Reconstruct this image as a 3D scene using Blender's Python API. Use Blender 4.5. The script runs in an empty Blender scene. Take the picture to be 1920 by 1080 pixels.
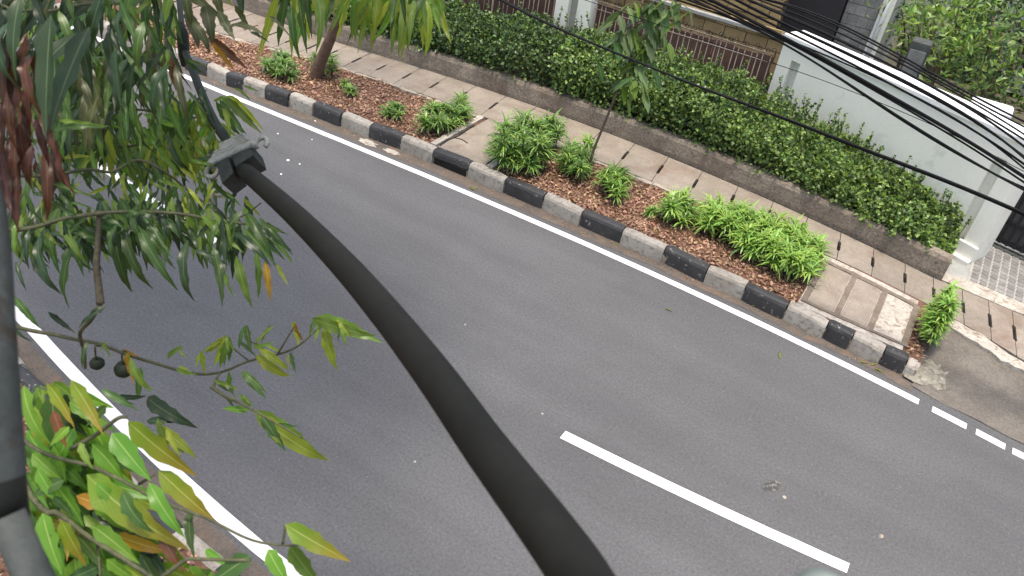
import bpy, math, random
import numpy as np
from mathutils import Vector, Matrix, noise
random.seed(7); RNG = np.random.default_rng(11)
R = math.radians
S = bpy.context.scene
COL = S.collection

# ------------------------------------------------------------------ camera
F_PX, PITCH, ROLL, YAW, CAM_H = 1500.0, R(36), R(9), R(116.527), 6.2555
FW = Vector((math.cos(YAW)*math.cos(PITCH), math.sin(YAW)*math.cos(PITCH), -math.sin(PITCH)))
RT0 = Vector((math.sin(YAW), -math.cos(YAW), 0)); UP0 = RT0.cross(FW)
RT = math.cos(ROLL)*RT0 + math.sin(ROLL)*UP0
UP = -math.sin(ROLL)*RT0 + math.cos(ROLL)*UP0
CAM = Vector((0, 0, CAM_H))
cd = bpy.data.cameras.new('camera'); cam = bpy.data.objects.new('camera', cd); COL.objects.link(cam)
cam.matrix_world = Matrix(((RT.x, UP.x, -FW.x, 0), (RT.y, UP.y, -FW.y, 0), (RT.z, UP.z, -FW.z, CAM_H), (0, 0, 0, 1)))
cd.sensor_width = 36; cd.lens = 36*F_PX/1920; cd.clip_start = 0.02; cd.clip_end = 600
cd.dof.use_dof = True; cd.dof.focus_distance = 8; cd.dof.aperture_fstop = 9
S.camera = cam

# ------------------------------------------------------------------ world, sun, exposure
SUN = Vector((0.03, -0.10, 1.0)).normalized()
W = bpy.data.worlds.new('World'); S.world = W; W.use_nodes = True
nt = W.node_tree; bg = nt.nodes['Background']
sky = nt.nodes.new('ShaderNodeTexSky'); sky.sky_type = 'NISHITA'; sky.sun_disc = False
sky.sun_elevation = math.asin(SUN.z); sky.sun_rotation = math.atan2(SUN.x, SUN.y)
sky.air_density = 1.2; sky.dust_density = 4.0; sky.ozone_density = 1.0
nt.links.new(sky.outputs[0], bg.inputs[0]); bg.inputs[1].default_value = 0.15
ld = bpy.data.lights.new('sun', 'SUN'); ld.energy = 1.6; ld.angle = R(8); ld.color = (1, .96, .9)
sun = bpy.data.objects.new('sun', ld); COL.objects.link(sun); sun.rotation_euler = SUN.to_track_quat('Z', 'Y').to_euler()
sun.location = (0, 0, 30)
S.view_settings.view_transform = 'Standard'; S.view_settings.look = 'None'
S.view_settings.gamma = 1; S.view_settings.exposure = 1.08
S.view_settings.use_white_balance = True; S.view_settings.white_balance_temperature = 7000
S.render.engine = 'CYCLES'
S.cycles.max_bounces = 6; S.cycles.use_denoising = True

# ------------------------------------------------------------------ photo geometry helpers
def ray(px, py): return FW + RT*((px-960)/F_PX) - UP*((py-540)/F_PX)
def at(px, py, z=0.0):
    d = ray(px, py); return CAM + d*((z-CAM_H)/d.z)
def atd(px, py, depth): return CAM + ray(px, py)*depth
def aty(px, py, y):
    d = ray(px, py); return CAM + d*(y/d.y)
def pix(p):
    d = Vector(p)-CAM; z = d.dot(FW)
    return 960+F_PX*d.dot(RT)/z, 540-F_PX*d.dot(UP)/z, z
class Curve:
    """a gently bending line of the street, y as a function of x"""
    def __init__(s, pts, z, deg=3):
        w = [at(a, b, z) for a, b in pts]
        s.x = np.array([p.x for p in w]); s.c = np.polyfit(s.x, [p.y for p in w], deg)
        s.lo, s.hi = s.x.min(), s.x.max(); s.d = np.polyder(s.c)
    def __call__(s, x):
        if x < s.lo: return float(np.polyval(s.c, s.lo)+.3*np.polyval(s.d, s.lo)*(x-s.lo))
        if x > s.hi: return float(np.polyval(s.c, s.hi)+.3*np.polyval(s.d, s.hi)*(x-s.hi))
        return float(np.polyval(s.c, x))
    def slope(s, x): return (s(x+.05)-s(x-.05))/.1
FAR_LINE = Curve([(373,157),(487,198),(592,245),(640,263),(773,322),(907,375),(1040,432),(1173,490),(1267,535),(1413,603),(1547,665),(1657,717),(1723,752),(1780,783),(1855,825),(1913,855)], 0)
CENTRE = Curve([(213,330),(247,350),(297,380),(353,423),(393,447),(1055,815),(1280,923),(1413,990),(1590,1063)], 0, 2)
NEAR_LINE = Curve([(50,605),(100,660),(133,693),(220,785),(283,850),(333,893),(400,953),(493,1033)], 0, 2)
KERB = Curve([(420,137),(454,146),(496,160),(542,175),(587,192),(637,213),(694,233),(749,257),(809,282),(878,307),(945,337),(1020,365),(1092,397),(1168,430),(1247,465),(1327,503),(1398,537),(1477,573),(1553,607)], .25, 3)
FP_F = Curve([(463,79),(533,93),(592,108),(644,127),(691,143),(755,163),(819,188),(1040,267),(1123,300),(1223,343),(1290,368),(1440,430),(1540,473),(1613,507),(1717,560),(1777,593),(1857,640),(1920,677)], .22, 4)
FP_B = Curve([(640,83),(737,113),(827,137),(893,160),(1003,199),(1062,222),(1119,242),(1194,272),(1253,298),(1420,360),(1513,403),(1580,435),(1643,467),(1697,497),(1757,523)], .22, 3)
SLOTS_PX = [(505.6,65.6),(543.5,76.4),(581.4,89),(622,99.7),(666.7,113.3),(715,126.7),(761.7,143),(814,160),(867.7,178.3),(922.7,200),(985.7,218),(1046.5,240),(1109,265),(1173,291),(1239,316.7),(1303,345),(1374,372.7),(1442,402),(1509,431.7),(1574,461),(1637,491.7),(1697,523),(1752,548),(1807,575),(1856,606),(1901,640)]

# ------------------------------------------------------------------ object helpers
def link(o, parent=None):
    COL.objects.link(o)
    if parent is not None: o.parent = parent
    return o
def tag(o, label=None, cat=None, group=None, kind=None):
    if label: o['label'] = label
    if cat: o['category'] = cat
    if group: o['group'] = group
    if kind: o['kind'] = kind
    return o
def empty(name, loc=(0, 0, 0)):
    o = bpy.data.objects.new(name, None); o.location = loc; o.empty_display_size = .1
    COL.objects.link(o); return o
def meshobj(name, me, mat=None, parent=None, loc=None):
    """mesh given in world coordinates; its object sits at loc (or the parent's origin)"""
    if mat is not None:
        for m in (mat if isinstance(mat, (list, tuple)) else [mat]):
            if m.name not in [x.name for x in me.materials if x]: me.materials.append(m)
    o = bpy.data.objects.new(name, me); link(o, parent)
    base = Vector(parent.location) if parent is not None else Vector((0, 0, 0))
    if parent is not None and parent.parent is not None: base = base + Vector(parent.parent.location)
    if loc is None: loc = base
    loc = Vector(loc)
    if loc.length > 1e-9: me.transform(Matrix.Translation(-loc))
    o.location = loc-base
    return o
def pymesh(name, verts, faces, smooth=False):
    me = bpy.data.meshes.new(name); me.from_pydata([tuple(v) for v in verts], [], faces); me.update()
    if smooth: me.polygons.foreach_set('use_smooth', [True]*len(me.polygons))
    return me
class MB:
    def __init__(s): s.v = []; s.f = []; s.m = []
    def add(s, verts, faces, mi=0):
        n = len(s.v); s.v += [tuple(v) for v in verts]; s.f += [tuple(i+n for i in f) for f in faces]; s.m += [mi]*len(faces); return s
    def box(s, lo, hi, mi=0, mtx=None, bev=0.0):
        x0, y0, z0 = lo; x1, y1, z1 = hi
        if bev <= 0:
            v = [(x0,y0,z0),(x1,y0,z0),(x1,y1,z0),(x0,y1,z0),(x0,y0,z1),(x1,y0,z1),(x1,y1,z1),(x0,y1,z1)]
            f = [(3,2,1,0),(4,5,6,7),(0,1,5,4),(1,2,6,5),(2,3,7,6),(3,0,4,7)]
        else:
            b = bev; v = []; 
            def ring(x0, y0, x1, y1, z): return [(x0,y0,z),(x1,y0,z),(x1,y1,z),(x0,y1,z)]
            v = ring(x0,y0,x1,y1,z0)+ring(x0,y0,x1,y1,z1-b)+ring(x0+b,y0+b,x1-b,y1-b,z1)
            f = [(3,2,1,0),(8,9,10,11)]
            for k in (0, 4):
                for i in range(4):
                    j = (i+1) % 4; f.append((k+i, k+j, k+4+j, k+4+i))
        if mtx is not None: v = [tuple(mtx @ Vector(p)) for p in v]
        return s.add(v, f, mi)
    def tube(s, pts, rad, n=8, mi=0, cap=True, twist=0):
        pts = [Vector(p) for p in pts]
        rad = [float(q) for q in rad] if hasattr(rad, "__len__") else [rad]*len(pts)
        up = Vector((0, 0, 1)); rings = []; prev = None
        for i, p in enumerate(pts):
            t = (pts[min(i+1, len(pts)-1)]-pts[max(i-1, 0)]).normalized()
            a = prev-t*prev.dot(t) if prev is not None else t.cross(up)
            if a.length < 1e-4: a = t.cross(Vector((1, 0, 0)))
            a.normalize(); prev = a.copy(); b = t.cross(a)
            rings.append([p+rad[i]*(math.cos(2*math.pi*k/n)*a+math.sin(2*math.pi*k/n)*b) for k in range(n)])
        v = [q for r in rings for q in r]; f = []
        for i in range(len(pts)-1):
            for k in range(n):
                j = (k+1) % n; f.append((i*n+k, i*n+j, (i+1)*n+j, (i+1)*n+k))
        if cap: f += [tuple(range(n-1, -1, -1)), tuple((len(pts)-1)*n+k for k in range(n))]
        return s.add(v, f, mi)
    def lathe(s, prof, mtx, n=16, mi=0):
        v = [tuple(mtx @ Vector((r*math.cos(2*math.pi*k/n), r*math.sin(2*math.pi*k/n), z))) for r, z in prof for k in range(n)]
        f = [(i*n+k, i*n+(k+1) % n, (i+1)*n+(k+1) % n, (i+1)*n+k) for i in range(len(prof)-1) for k in range(n)]
        f += [tuple(range(n-1, -1, -1)), tuple((len(prof)-1)*n+k for k in range(n))]
        return s.add(v, f, mi)
    def build(s, name, mat, parent=None, smooth=False, loc=None):
        me = pymesh(name, s.v, s.f, smooth)
        o = meshobj(name, me, mat, parent, loc)
        if isinstance(mat, (list, tuple)) and len(mat) > 1: me.polygons.foreach_set('material_index', s.m)
        return o
def spline(pts, n=6):
    """Catmull-Rom through points"""
    P = [Vector(p) for p in pts]; P = [P[0]*2-P[1]]+P+[P[-1]*2-P[-2]]; out = []
    for i in range(1, len(P)-2):
        for k in range(n):
            t = k/n; a, b, c, d = P[i-1:i+3]
            out.append(.5*((2*b)+(c-a)*t+(2*a-5*b+4*c-d)*t*t+(3*b-a-3*c+d)*t**3))
    out.append(P[-2]); return out
def grid_strip(name, f0, f1, xs, z0, z1=None, ny=2, jitter=0.0):
    """sheet between two street lines"""
    z1 = z0 if z1 is None else z1; v = []; f = []
    for x in xs:
        a, b = f0(x), f1(x)
        for j in range(ny):
            t = j/(ny-1); y = a+(b-a)*t
            z = z0+(z1-z0)*t+(jitter*noise.noise(Vector((x*2.1, y*2.1, 3))) if jitter else 0)
            v.append((x, y, z))
    for i in range(len(xs)-1):
        for j in range(ny-1):
            f.append((i*ny+j, (i+1)*ny+j, (i+1)*ny+j+1, i*ny+j+1))
    return pymesh(name, v, f)
def solid_strip(mb, f0, f1, xs, z0, z1, mi=0, wob=0.0):
    """closed bar between two lines, top z1, bottom z0"""
    n0 = len(mb.v); v = []; f = []
    for x in xs:
        w = lambda k: wob*noise.noise(Vector((x*5.3, k*7.1, 1.7)))
        a, b = f0(x)+w(1), f1(x)+w(2)
        v += [(x, a, z0), (x, a, z1+w(3)), (x, b, z1+w(4)), (x, b, z0)]
    for i in range(len(xs)-1):
        for k in range(4):
            j = (k+1) % 4; f.append((i*4+k, i*4+j, (i+1)*4+j, (i+1)*4+k)[::-1])
    f += [(0, 1, 2, 3), tuple((len(xs)-1)*4+k for k in (3, 2, 1, 0))]
    mb.add(v, f, mi); return mb
def frange(a, b, step):
    n = max(1, int(round((b-a)/step))); return [a+(b-a)*i/n for i in range(n+1)]

# ------------------------------------------------------------------ materials
def newmat(name):
    m = bpy.data.materials.new(name); m.use_nodes = True; n = m.node_tree.nodes; return m, n, m.node_tree.links, n['Principled BSDF']
def ramp(n, l, src, stops):
    r = n.new('ShaderNodeValToRGB'); e = r.color_ramp.elements
    e[0].position, e[0].color = stops[0][0], (*stops[0][1], 1); e[1].position, e[1].color = stops[-1][0], (*stops[-1][1], 1)
    for p, c in stops[1:-1]:
        k = e.new(p); k.color = (*c, 1)
    l.new(src, r.inputs[0]); return r.outputs[0]
def nz(n, l, co, scale, detail=4, rough=.55, dist=0):
    t = n.new('ShaderNodeTexNoise'); t.inputs['Scale'].default_value = scale; t.inputs['Detail'].default_value = detail
    t.inputs['Roughness'].default_value = rough; t.inputs['Distortion'].default_value = dist; l.new(co, t.inputs['Vector']); return t.outputs['Fac']
def mix(n, l, fac, a, b, mode='MIX'):
    m = n.new('ShaderNodeMix'); m.data_type = 'RGBA'; m.blend_type = mode
    for i, x in ((0, fac), (6, a), (7, b)):
        if hasattr(x, 'default_value'): l.new(x, m.inputs[i])
        elif i == 0: m.inputs[0].default_value = x
        else: m.inputs[i].default_value = (*x, 1)
    return m.outputs[2]
def mth(n, l, op, a, b=None):
    m = n.new('ShaderNodeMath'); m.operation = op
    for i, x in ((0, a), (1, b)):
        if x is None: continue
        if hasattr(x, 'default_value'): l.new(x, m.inputs[i])
        else: m.inputs[i].default_value = x
    return m.outputs[0]
def bump(n, l, h, bs, strength=.4, dist=.01):
    b = n.new('ShaderNodeBump'); b.inputs['Strength'].default_value = strength; b.inputs['Distance'].default_value = dist
    l.new(h, b.inputs['Height']); l.new(b.outputs[0], bs.inputs['Normal'])
def wpos(n): return n.new('ShaderNodeNewGeometry').outputs['Position']
def surf(name, c0, c1, scale=3, fine=40, fine_amt=.25, rough=.85, bstr=.4, bdist=.01, speck=None, rnd=0.0, stain=None, spec=.3):
    """mottled matt surface in world coordinates; speck=(scale, threshold, colour); stain=(scale, lo, hi, colour)"""
    m, n, l, b = newmat(name); p = wpos(n)
    a = nz(n, l, p, scale, 5, .6); c = ramp(n, l, a, [(.3, c0), (.7, c1)])
    g = nz(n, l, p, fine, 4, .7)
    k = ramp(n, l, g, [(.25, (1-fine_amt,)*3), (.75, (1+fine_amt,)*3)])
    c = mix(n, l, 1.0, c, k, 'MULTIPLY')
    if stain:
        s = ramp(n, l, nz(n, l, p, stain[0], 6, .65, .6), [(stain[1], (0,)*3), (stain[2], (1,)*3)]); c = mix(n, l, s, c, stain[3])
    if speck:
        v = n.new('ShaderNodeTexVoronoi'); v.inputs['Scale'].default_value = speck[0]; l.new(p, v.inputs['Vector'])
        s = ramp(n, l, v.outputs['Distance'], [(speck[1], (1,)*3), (speck[1]+.06, (0,)*3)]); c = mix(n, l, s, c, speck[2])
    if rnd:
        oi = n.new('ShaderNodeObjectInfo'); t = mth(n, l, 'MULTIPLY_ADD', oi.outputs['Random'], rnd*2); t.node.inputs[2].default_value = 1-rnd
        cc = n.new('ShaderNodeCombineColor'); [l.new(t, cc.inputs[i]) for i in range(3)]; c = mix(n, l, 1.0, c, cc.outputs[0], 'MULTIPLY')
    l.new(c, b.inputs['Base Color']); b.inputs['Roughness'].default_value = rough; b.inputs['Specular IOR Level'].default_value = spec
    if bstr: bump(n, l, mth(n, l, 'ADD', g, mth(n, l, 'MULTIPLY', a, .6)), b, bstr, bdist)
    return m
def painted(name, paint, under, lo, hi, scale=9, rough=.7, bstr=.5, dirt=(.3, .26, .2), dirt_amt=.25):
    """paint worn through to what lies below"""
    m, n, l, b = newmat(name); p = wpos(n)
    w = nz(n, l, p, scale, 8, .7, .4); f = ramp(n, l, w, [(lo, (0,)*3), (hi, (1,)*3)])
    d = ramp(n, l, nz(n, l, p, 2.3, 5, .6), [(.4, (0,)*3), (.75, (1,)*3)])
    c = mix(n, l, mth(n, l, 'MULTIPLY', d, dirt_amt), paint, dirt)
    g = nz(n, l, p, 70, 4, .7); u = mix(n, l, g, tuple(x*.6 for x in under), tuple(min(1, x*1.4) for x in under))
    c = mix(n, l, f, c, u); l.new(c, b.inputs['Base Color']); b.inputs['Roughness'].default_value = rough
    bump(n, l, mth(n, l, 'ADD', mth(n, l, 'MULTIPLY', f, -.5), g), b, bstr, .006); return m
def flat(name, c, rough=.6, metal=0, rnd=0):
    return surf(name, tuple(x*.88 for x in c), tuple(x*1.1 for x in c), 6, 60, .12, rough, .15, .003, rnd=rnd) if not metal else metalm(name, c, rough)
def metalm(name, c, rough=.5):
    m, n, l, b = newmat(name); p = wpos(n); g = nz(n, l, p, 30, 5)
    l.new(mix(n, l, g, tuple(x*.8 for x in c), tuple(x*1.15 for x in c)), b.inputs['Base Color']); b.inputs['Roughness'].default_value = rough
    b.inputs['Metallic'].default_value = .4; return m
def leafmat(name, base, tip=None, rib=None, trans=.45, rough=.36, tipstart=.55, vary=.35, hue=.014, blade=True):
    m, n, l, b = newmat(name)
    oi = n.new('ShaderNodeObjectInfo'); at_ = n.new('ShaderNodeAttribute'); at_.attribute_name = 'tone'
    rnd = mth(n, l, 'FRACT', mth(n, l, 'ADD', oi.outputs['Random'], at_.outputs['Fac']))
    c = base; uv = None
    if blade:
        uvn = n.new('ShaderNodeUVMap'); sp = n.new('ShaderNodeSeparateXYZ'); l.new(uvn.outputs[0], sp.inputs[0])
        if tip: c = mix(n, l, ramp(n, l, sp.outputs[1], [(tipstart, (0,)*3), (1, (1,)*3)]), base, tip)
        geo = wpos(n); mo = nz(n, l, geo, 45, 3); c = mix(n, l, mth(n, l, 'MULTIPLY', mo, .35), c, tuple(x*.55 for x in base)); c = mix(n, l, ramp(n, l, nz(n, l, geo, 130, 2), [(.68, (0,)*3), (.74, (.7,)*3)]), c, (.07, .05, .02))
        if rib:
            u = mth(n, l, 'ABSOLUTE', mth(n, l, 'SUBTRACT', sp.outputs[0], .5))
            vv = mth(n, l, 'ABSOLUTE', mth(n, l, 'SINE', mth(n, l, 'ADD', mth(n, l, 'MULTIPLY', sp.outputs[1], 42), mth(n, l, 'MULTIPLY', u, -22))))
            vein = mth(n, l, 'MULTIPLY', mth(n, l, 'LESS_THAN', vv, .16), .28)
            c = mix(n, l, vein, c, rib); c = mix(n, l, mth(n, l, 'LESS_THAN', u, .028), c, rib)
    hs = n.new('ShaderNodeHueSaturation')
    if hasattr(c, 'default_value'): l.new(c, hs.inputs['Color'])
    else: hs.inputs['Color'].default_value = (*c, 1)
    val = mth(n, l, 'MULTIPLY_ADD', rnd, 2*vary); val.node.inputs[2].default_value = 1-vary; l.new(val, hs.inputs['Value'])
    r2 = mth(n, l, 'FRACT', mth(n, l, 'MULTIPLY', rnd, 7.31)); hv = mth(n, l, 'MULTIPLY_ADD', r2, 2*hue); hv.node.inputs[2].default_value = .5-hue; l.new(hv, hs.inputs['Hue'])
    col = hs.outputs[0]
    l.new(col, b.inputs['Base Color']); b.inputs['Roughness'].default_value = rough; b.inputs['Specular IOR Level'].default_value = .35
    tr = n.new('ShaderNodeBsdfTranslucent'); tc = mix(n, l, 1.0, col, (1.5, 1.6, .6), 'MULTIPLY'); l.new(tc, tr.inputs[0])
    ms = n.new('ShaderNodeMixShader'); ms.inputs[0].default_value = trans
    l.new(b.outputs[0], ms.inputs[1]); l.new(tr.outputs[0], ms.inputs[2]); l.new(ms.outputs[0], n['Material Output'].inputs[0])
    return m

def asphalt():
    m, n, l, b = newmat('asphalt'); p = wpos(n)
    big = nz(n, l, p, .35, 4, .6); c = ramp(n, l, big, [(.3, (.080, .081, .084)), (.7, (.102, .103, .107))])
    mid = nz(n, l, p, 2.2, 6, .65, .5); c = mix(n, l, ramp(n, l, mid, [(.5, (0,)*3), (.8, (.4,)*3)]), c, (.072, .071, .072))
    fine = nz(n, l, p, 34, 3, .85); c = mix(n, l, 1.0, c, ramp(n, l, fine, [(.3, (.7,)*3), (.7, (1.32,)*3)]), 'MULTIPLY')
    mp = n.new('ShaderNodeMapping'); mp.inputs['Scale'].default_value = (.12, 1.1, 1); l.new(p, mp.inputs['Vector']); tr_ = nz(n, l, mp.outputs[0], 1.4, 4, .6); c = mix(n, l, 1.0, c, ramp(n, l, tr_, [(.35, (.9,)*3), (.65, (1.07,)*3)]), 'MULTIPLY')
    oil = ramp(n, l, nz(n, l, p, 4.2, 3, .5), [(.72, (0,)*3), (.8, (.45,)*3)]); c = mix(n, l, oil, c, (.045, .044, .045))
    v = n.new('ShaderNodeTexVoronoi'); v.inputs['Scale'].default_value = 26; l.new(p, v.inputs['Vector'])
    pick = mth(n, l, 'GREATER_THAN', nz(n, l, p, 13, 2), .6)
    s = mth(n, l, 'MULTIPLY', ramp(n, l, v.outputs['Distance'], [(.14, (1,)*3), (.24, (0,)*3)]), pick); c = mix(n, l, mth(n, l, 'MULTIPLY', s, .38), c, (.24, .235, .23))
    l.new(c, b.inputs['Base Color']); b.inputs['Roughness'].default_value = .78; b.inputs['Specular IOR Level'].default_value = .35
    bump(n, l, mth(n, l, 'ADD', fine, mth(n, l, 'MULTIPLY', mid, .4)), b, .5, .008); return m
M = {}
M['asphalt'] = asphalt()
M['gutter'] = surf('gutter_dirt', (.085, .075, .066), (.14, .115, .095), 3.5, 45, .35, .9, .5, .008, stain=(6, .52, .7, (.16, .11, .08)))
M['line'] = painted('road_paint', (.76, .76, .75), (.12, .12, .12), .66, .76, 14, .6, .2, (.6, .58, .55), .25)
M['kwhite'] = painted('kerb_white', (.36, .335, .295), (.17, .15, .13), .50, .66, 16, .8, .7, (.2, .165, .125), .6)
M['kblack'] = painted('kerb_black', (.022, .023, .025), (.26, .25, .24), .60, .66, 13, .65, .6, (.09, .085, .08), .35)
M['slab'] = surf('slab_concrete', (.20, .172, .142), (.275, .24, .20), 2.6, 30, .22, .88, .35, .006, rnd=.1, stain=(1.3, .52, .74, (.17, .12, .092)))
M['edge'] = surf('edging_mortar', (.27, .24, .195), (.38, .34, .28), 7, 40, .3, .9, .6, .012, stain=(9, .56, .64, (.13, .1, .08)))
M['pale'] = surf('pale_mortar', (.33, .30, .26), (.46, .43, .38), 5, 28, .35, .9, .7, .015, stain=(11, .54, .62, (.24, .19, .15)))
M['pad'] = surf('pad_concrete', (.21, .18, .148), (.29, .25, .21), 4, 50, .25, .9, .5, .01, stain=(3, .55, .7, (.2, .15, .12)))
M['jb'] = surf('joint_brown', (.12, .098, .078), (.2, .165, .135), 5, 35, .3, .9, .5, .01)
M['soil'] = surf('red_soil', (.10, .052, .034), (.19, .105, .07), 5, 30, .4, .95, .8, .03)
M['dark'] = flat('drain_dark', (.012, .011, .01), .9)
M['plwall'] = surf('roughcast', (.17, .14, .115), (.25, .215, .175), 1.6, 24, .5, .95, 1.0, .02, stain=(.9, .52, .72, (.13, .095, .075)))
M['white'] = surf('white_wall_paint', (.74, .745, .685), (.8, .8, .74), .8, 25, .05, .75, .15, .004, stain=(2.2, .56, .85, (.5, .51, .46)))
M['coping'] = surf('white_coping', (.74, .75, .76), (.82, .83, .84), 2, 30, .06, .7, .15, .004, stain=(5, .66, .78, (.4, .4, .4)))
M['grey'] = surf('grey_concrete', (.26, .27, .26), (.36, .37, .36), 2.5, 40, .15, .9, .4, .008)
M['brownboard'] = surf('brown_board', (.075, .042, .034), (.12, .07, .058), 2, 30, .25, .75, .3, .006, rnd=.22)
M['bar'] = flat('fence_bar', (.20, .17, .145), .6, rnd=.1)
M['tan'] = surf('tan_block', (.30, .21, .095), (.43, .31, .16), 4, 35, .25, .9, .5, .01, rnd=.2)
M['tanmortar'] = flat('tan_mortar', (.09, .065, .04), .95)
M['paver'] = surf('grey_paver', (.16, .155, .15), (.24, .235, .225), 6, 45, .2, .9, .4, .006, rnd=.18)
M['joint'] = flat('paver_joint', (.34, .335, .315), .95)
M['apron'] = surf('apron_dust', (.105, .094, .082), (.165, .148, .128), 2.2, 34, .35, .9, .5, .008, stain=(3, .55, .75, (.1, .085, .07)))
M['black'] = flat('black_metal', (.018, .018, .02), .45)
M['rubber'] = surf('cable_sheath', (.0045, .005, .0045), (.009, .0095, .0085), 5, 40, .2, .72, .12, .001, spec=.22, stain=(4, .58, .8, (.015, .0155, .013)))
M['wire'] = surf('wire_sheath', (.006, .0065, .008), (.011, .012, .014), 9, 60, .3, .7, .2, .002, spec=.15)
M['polegrey'] = surf('weathered_steel', (.045, .052, .05), (.085, .094, .09), 9, 60, .3, .7, .35, .002, stain=(16, .55, .7, (.045, .032, .022)), spec=.2)
M['clampgrey'] = surf('clamp_grey', (.15, .16, .15), (.27, .28, .265), 30, 120, .25, .6, .4, .002)
M['clampdark'] = surf('clamp_dark', (.012, .016, .016), (.03, .036, .035), 20, 90, .25, .6, .3, .002)
M['bark'] = surf('tree_bark', (.10, .075, .055), (.19, .145, .11), 9, 60, .35, .95, .9, .012)
M['darkbark'] = surf('dark_bark', (.045, .04, .028), (.09, .08, .055), 22, 90, .35, .9, .8, .006)
M['barkred'] = surf('red_bark', (.085, .032, .02), (.17, .065, .04), 22, 120, .3, .9, .8, .006)
M['twig'] = surf('green_twig', (.05, .055, .03), (.10, .10, .055), 30, 120, .3, .8, .4, .003)
M['fruit'] = surf('green_fruit', (.010, .016, .009), (.02, .028, .014), 20, 90, .2, .6, .3, .003)
M['darkhouse'] = flat('dark_house_wall', (.028, .027, .03), .7)
M['roofgrey'] = surf('weathered_roof', (.13, .135, .13), (.24, .24, .23), 3, 30, .25, .95, .6, .01, rnd=.15)
M['housewall'] = surf('house_render', (.40, .40, .38), (.5, .5, .48), 1.2, 30, .1, .9, .2, .006)
M['glass'] = flat('window_glass', (.03, .035, .04), .15)
M['rooftile'] = surf('red_roof_tile', (.12, .06, .045), (.2, .1, .075), 4, 40, .25, .85, .5, .008, rnd=.2)
M['ground'] = surf('yard_ground', (.07, .065, .045), (.12, .11, .08), 1, 20, .3, .95, .5, .02)

# ------------------------------------------------------------------ ground, road, markings
g = meshobj('ground', pymesh('ground', [(-200,-200,-.08),(200,-200,-.08),(200,200,-.08),(-200,200,-.08)], [(0,1,2,3)]), M['ground']); tag(g, 'bare earth under the whole street', kind='structure')
NEAR_KERB = lambda x: NEAR_LINE(x)-.33
xs = frange(-45, 30, .5)
road = meshobj('road', grid_strip('road', lambda x: NEAR_KERB(x)-.15, lambda x: KERB(x)+.1, xs, 0, ny=3), M['asphalt'])
tag(road, 'grey asphalt two lane road with white line markings', kind='structure')
def stripe(name, f, x0, x1, w, z=.004):
    xs = frange(x0, x1, .25); w = w/2
    return meshobj(name, grid_strip(name, lambda x: f(x)-w*(1+.09*noise.noise(Vector((x*9, 1, 0)))), lambda x: f(x)+w*(1+.09*noise.noise(Vector((x*9, 5, 0)))), xs, z), M['line'], road)
GX1 = at(1723, 752).x
stripe('edge_line', FAR_LINE, -40, GX1, .115)
for a, b in (((1748,766),(1812,800)), ((1830,808),(1884,842)), ((1898,846),(1960,880))):
    stripe('line_dash', FAR_LINE, at(*a).x, at(*b).x, .115)
d0, d1 = at(213, 330).x, at(404, 455).x; e0, e1 = at(1055, 815).x, at(1590, 1066).x
stripe('line_dash', CENTRE, e0, e1, .13); stripe('line_dash', CENTRE, d1-3.0, d1, .13)
for k in (1, 2, 3): stripe('line_dash', CENTRE, d1-3-5.5*k-.0, d1-5.5*k, .13)
stripe('line_dash', CENTRE, e0+5.5, e0+8.5, .13)
stripe('edge_line', NEAR_LINE, -40, 12, .13)
KX_END = at(1712, 690, .2).x
gut = meshobj('gutter', grid_strip('gutter', lambda x: FAR_LINE(x)+.16+.05*noise.noise(Vector((x*1.3, 0, 0)))+.03*noise.noise(Vector((x*6, 2, 0))), lambda x: KERB(x)+.06, frange(-40, KX_END+.1, .12), .004, ny=3), M['gutter'], road)
gut2 = meshobj('gutter', grid_strip('gutter', lambda x: NEAR_KERB(x)-.06, lambda x: NEAR_LINE(x)-.12+.04*noise.noise(Vector((x*3, 2, 0))), frange(-40, 12, .2), .004, ny=2), M['gutter'], road)

# ------------------------------------------------------------------ kerbs
def kerb_stone(x0, x1, f, mat, parent, side=1, inlet=False, z0=-.05, h=.25):
    gap = .008; x0 += gap; x1 -= gap; n = 6
    b = .13 if inlet else z0
    prof = [(-.012, b), (.0, h-.055), (.018, h-.018), (.05, h), (.135, h+.004), (.16, h-.015), (.17, z0+.02)]
    mid = Vector(((x0+x1)/2, f((x0+x1)/2), 0)); mb = MB(); v = []; k = len(prof)
    sd = random.random()*50; tilt = random.uniform(-.012, .012); off = random.uniform(-.012, .012)
    for i in range(n+1):
        x = x0+(x1-x0)*i/n
        shrink = .012 if i in (0, n) else 0
        for j, (py, pz) in enumerate(prof):
            nn = noise.noise(Vector((x*7+sd, py*11, pz*11)))*.010
            yy = (py+off+tilt*(i/n-.5)*4+nn+(shrink if j < 3 else 0)); zz = pz+nn*.8-(shrink if 1 <= j <= 5 else 0)
            v.append((x, f(x)+side*yy, zz))
    fc = [(i*k+j, (i+1)*k+j, (i+1)*k+j+1, i*k+j+1) for i in range(n) for j in range(k-1)]
    fc += [(i*k+k-1, (i+1)*k+k-1, (i+1)*k, i*k) for i in range(n)]
    fc += [tuple(range(k)), tuple(n*k+j for j in range(k-1, -1, -1))]
    if side < 0: fc = [q[::-1] for q in fc]
    mb.add(v, fc); return mb.build('kerb_stone', mat, parent, smooth=False, loc=mid)
kb = MB(); solid_strip(kb, lambda x: KERB(x)+.03, lambda x: KERB(x)+.15, frange(-30, KX_END-.05, .5), -.06, .1)
kerb = kb.build('kerb', M['pad']); tag(kerb, 'kerb of alternating black and white painted stones along the planting bed', kind='structure')
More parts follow.
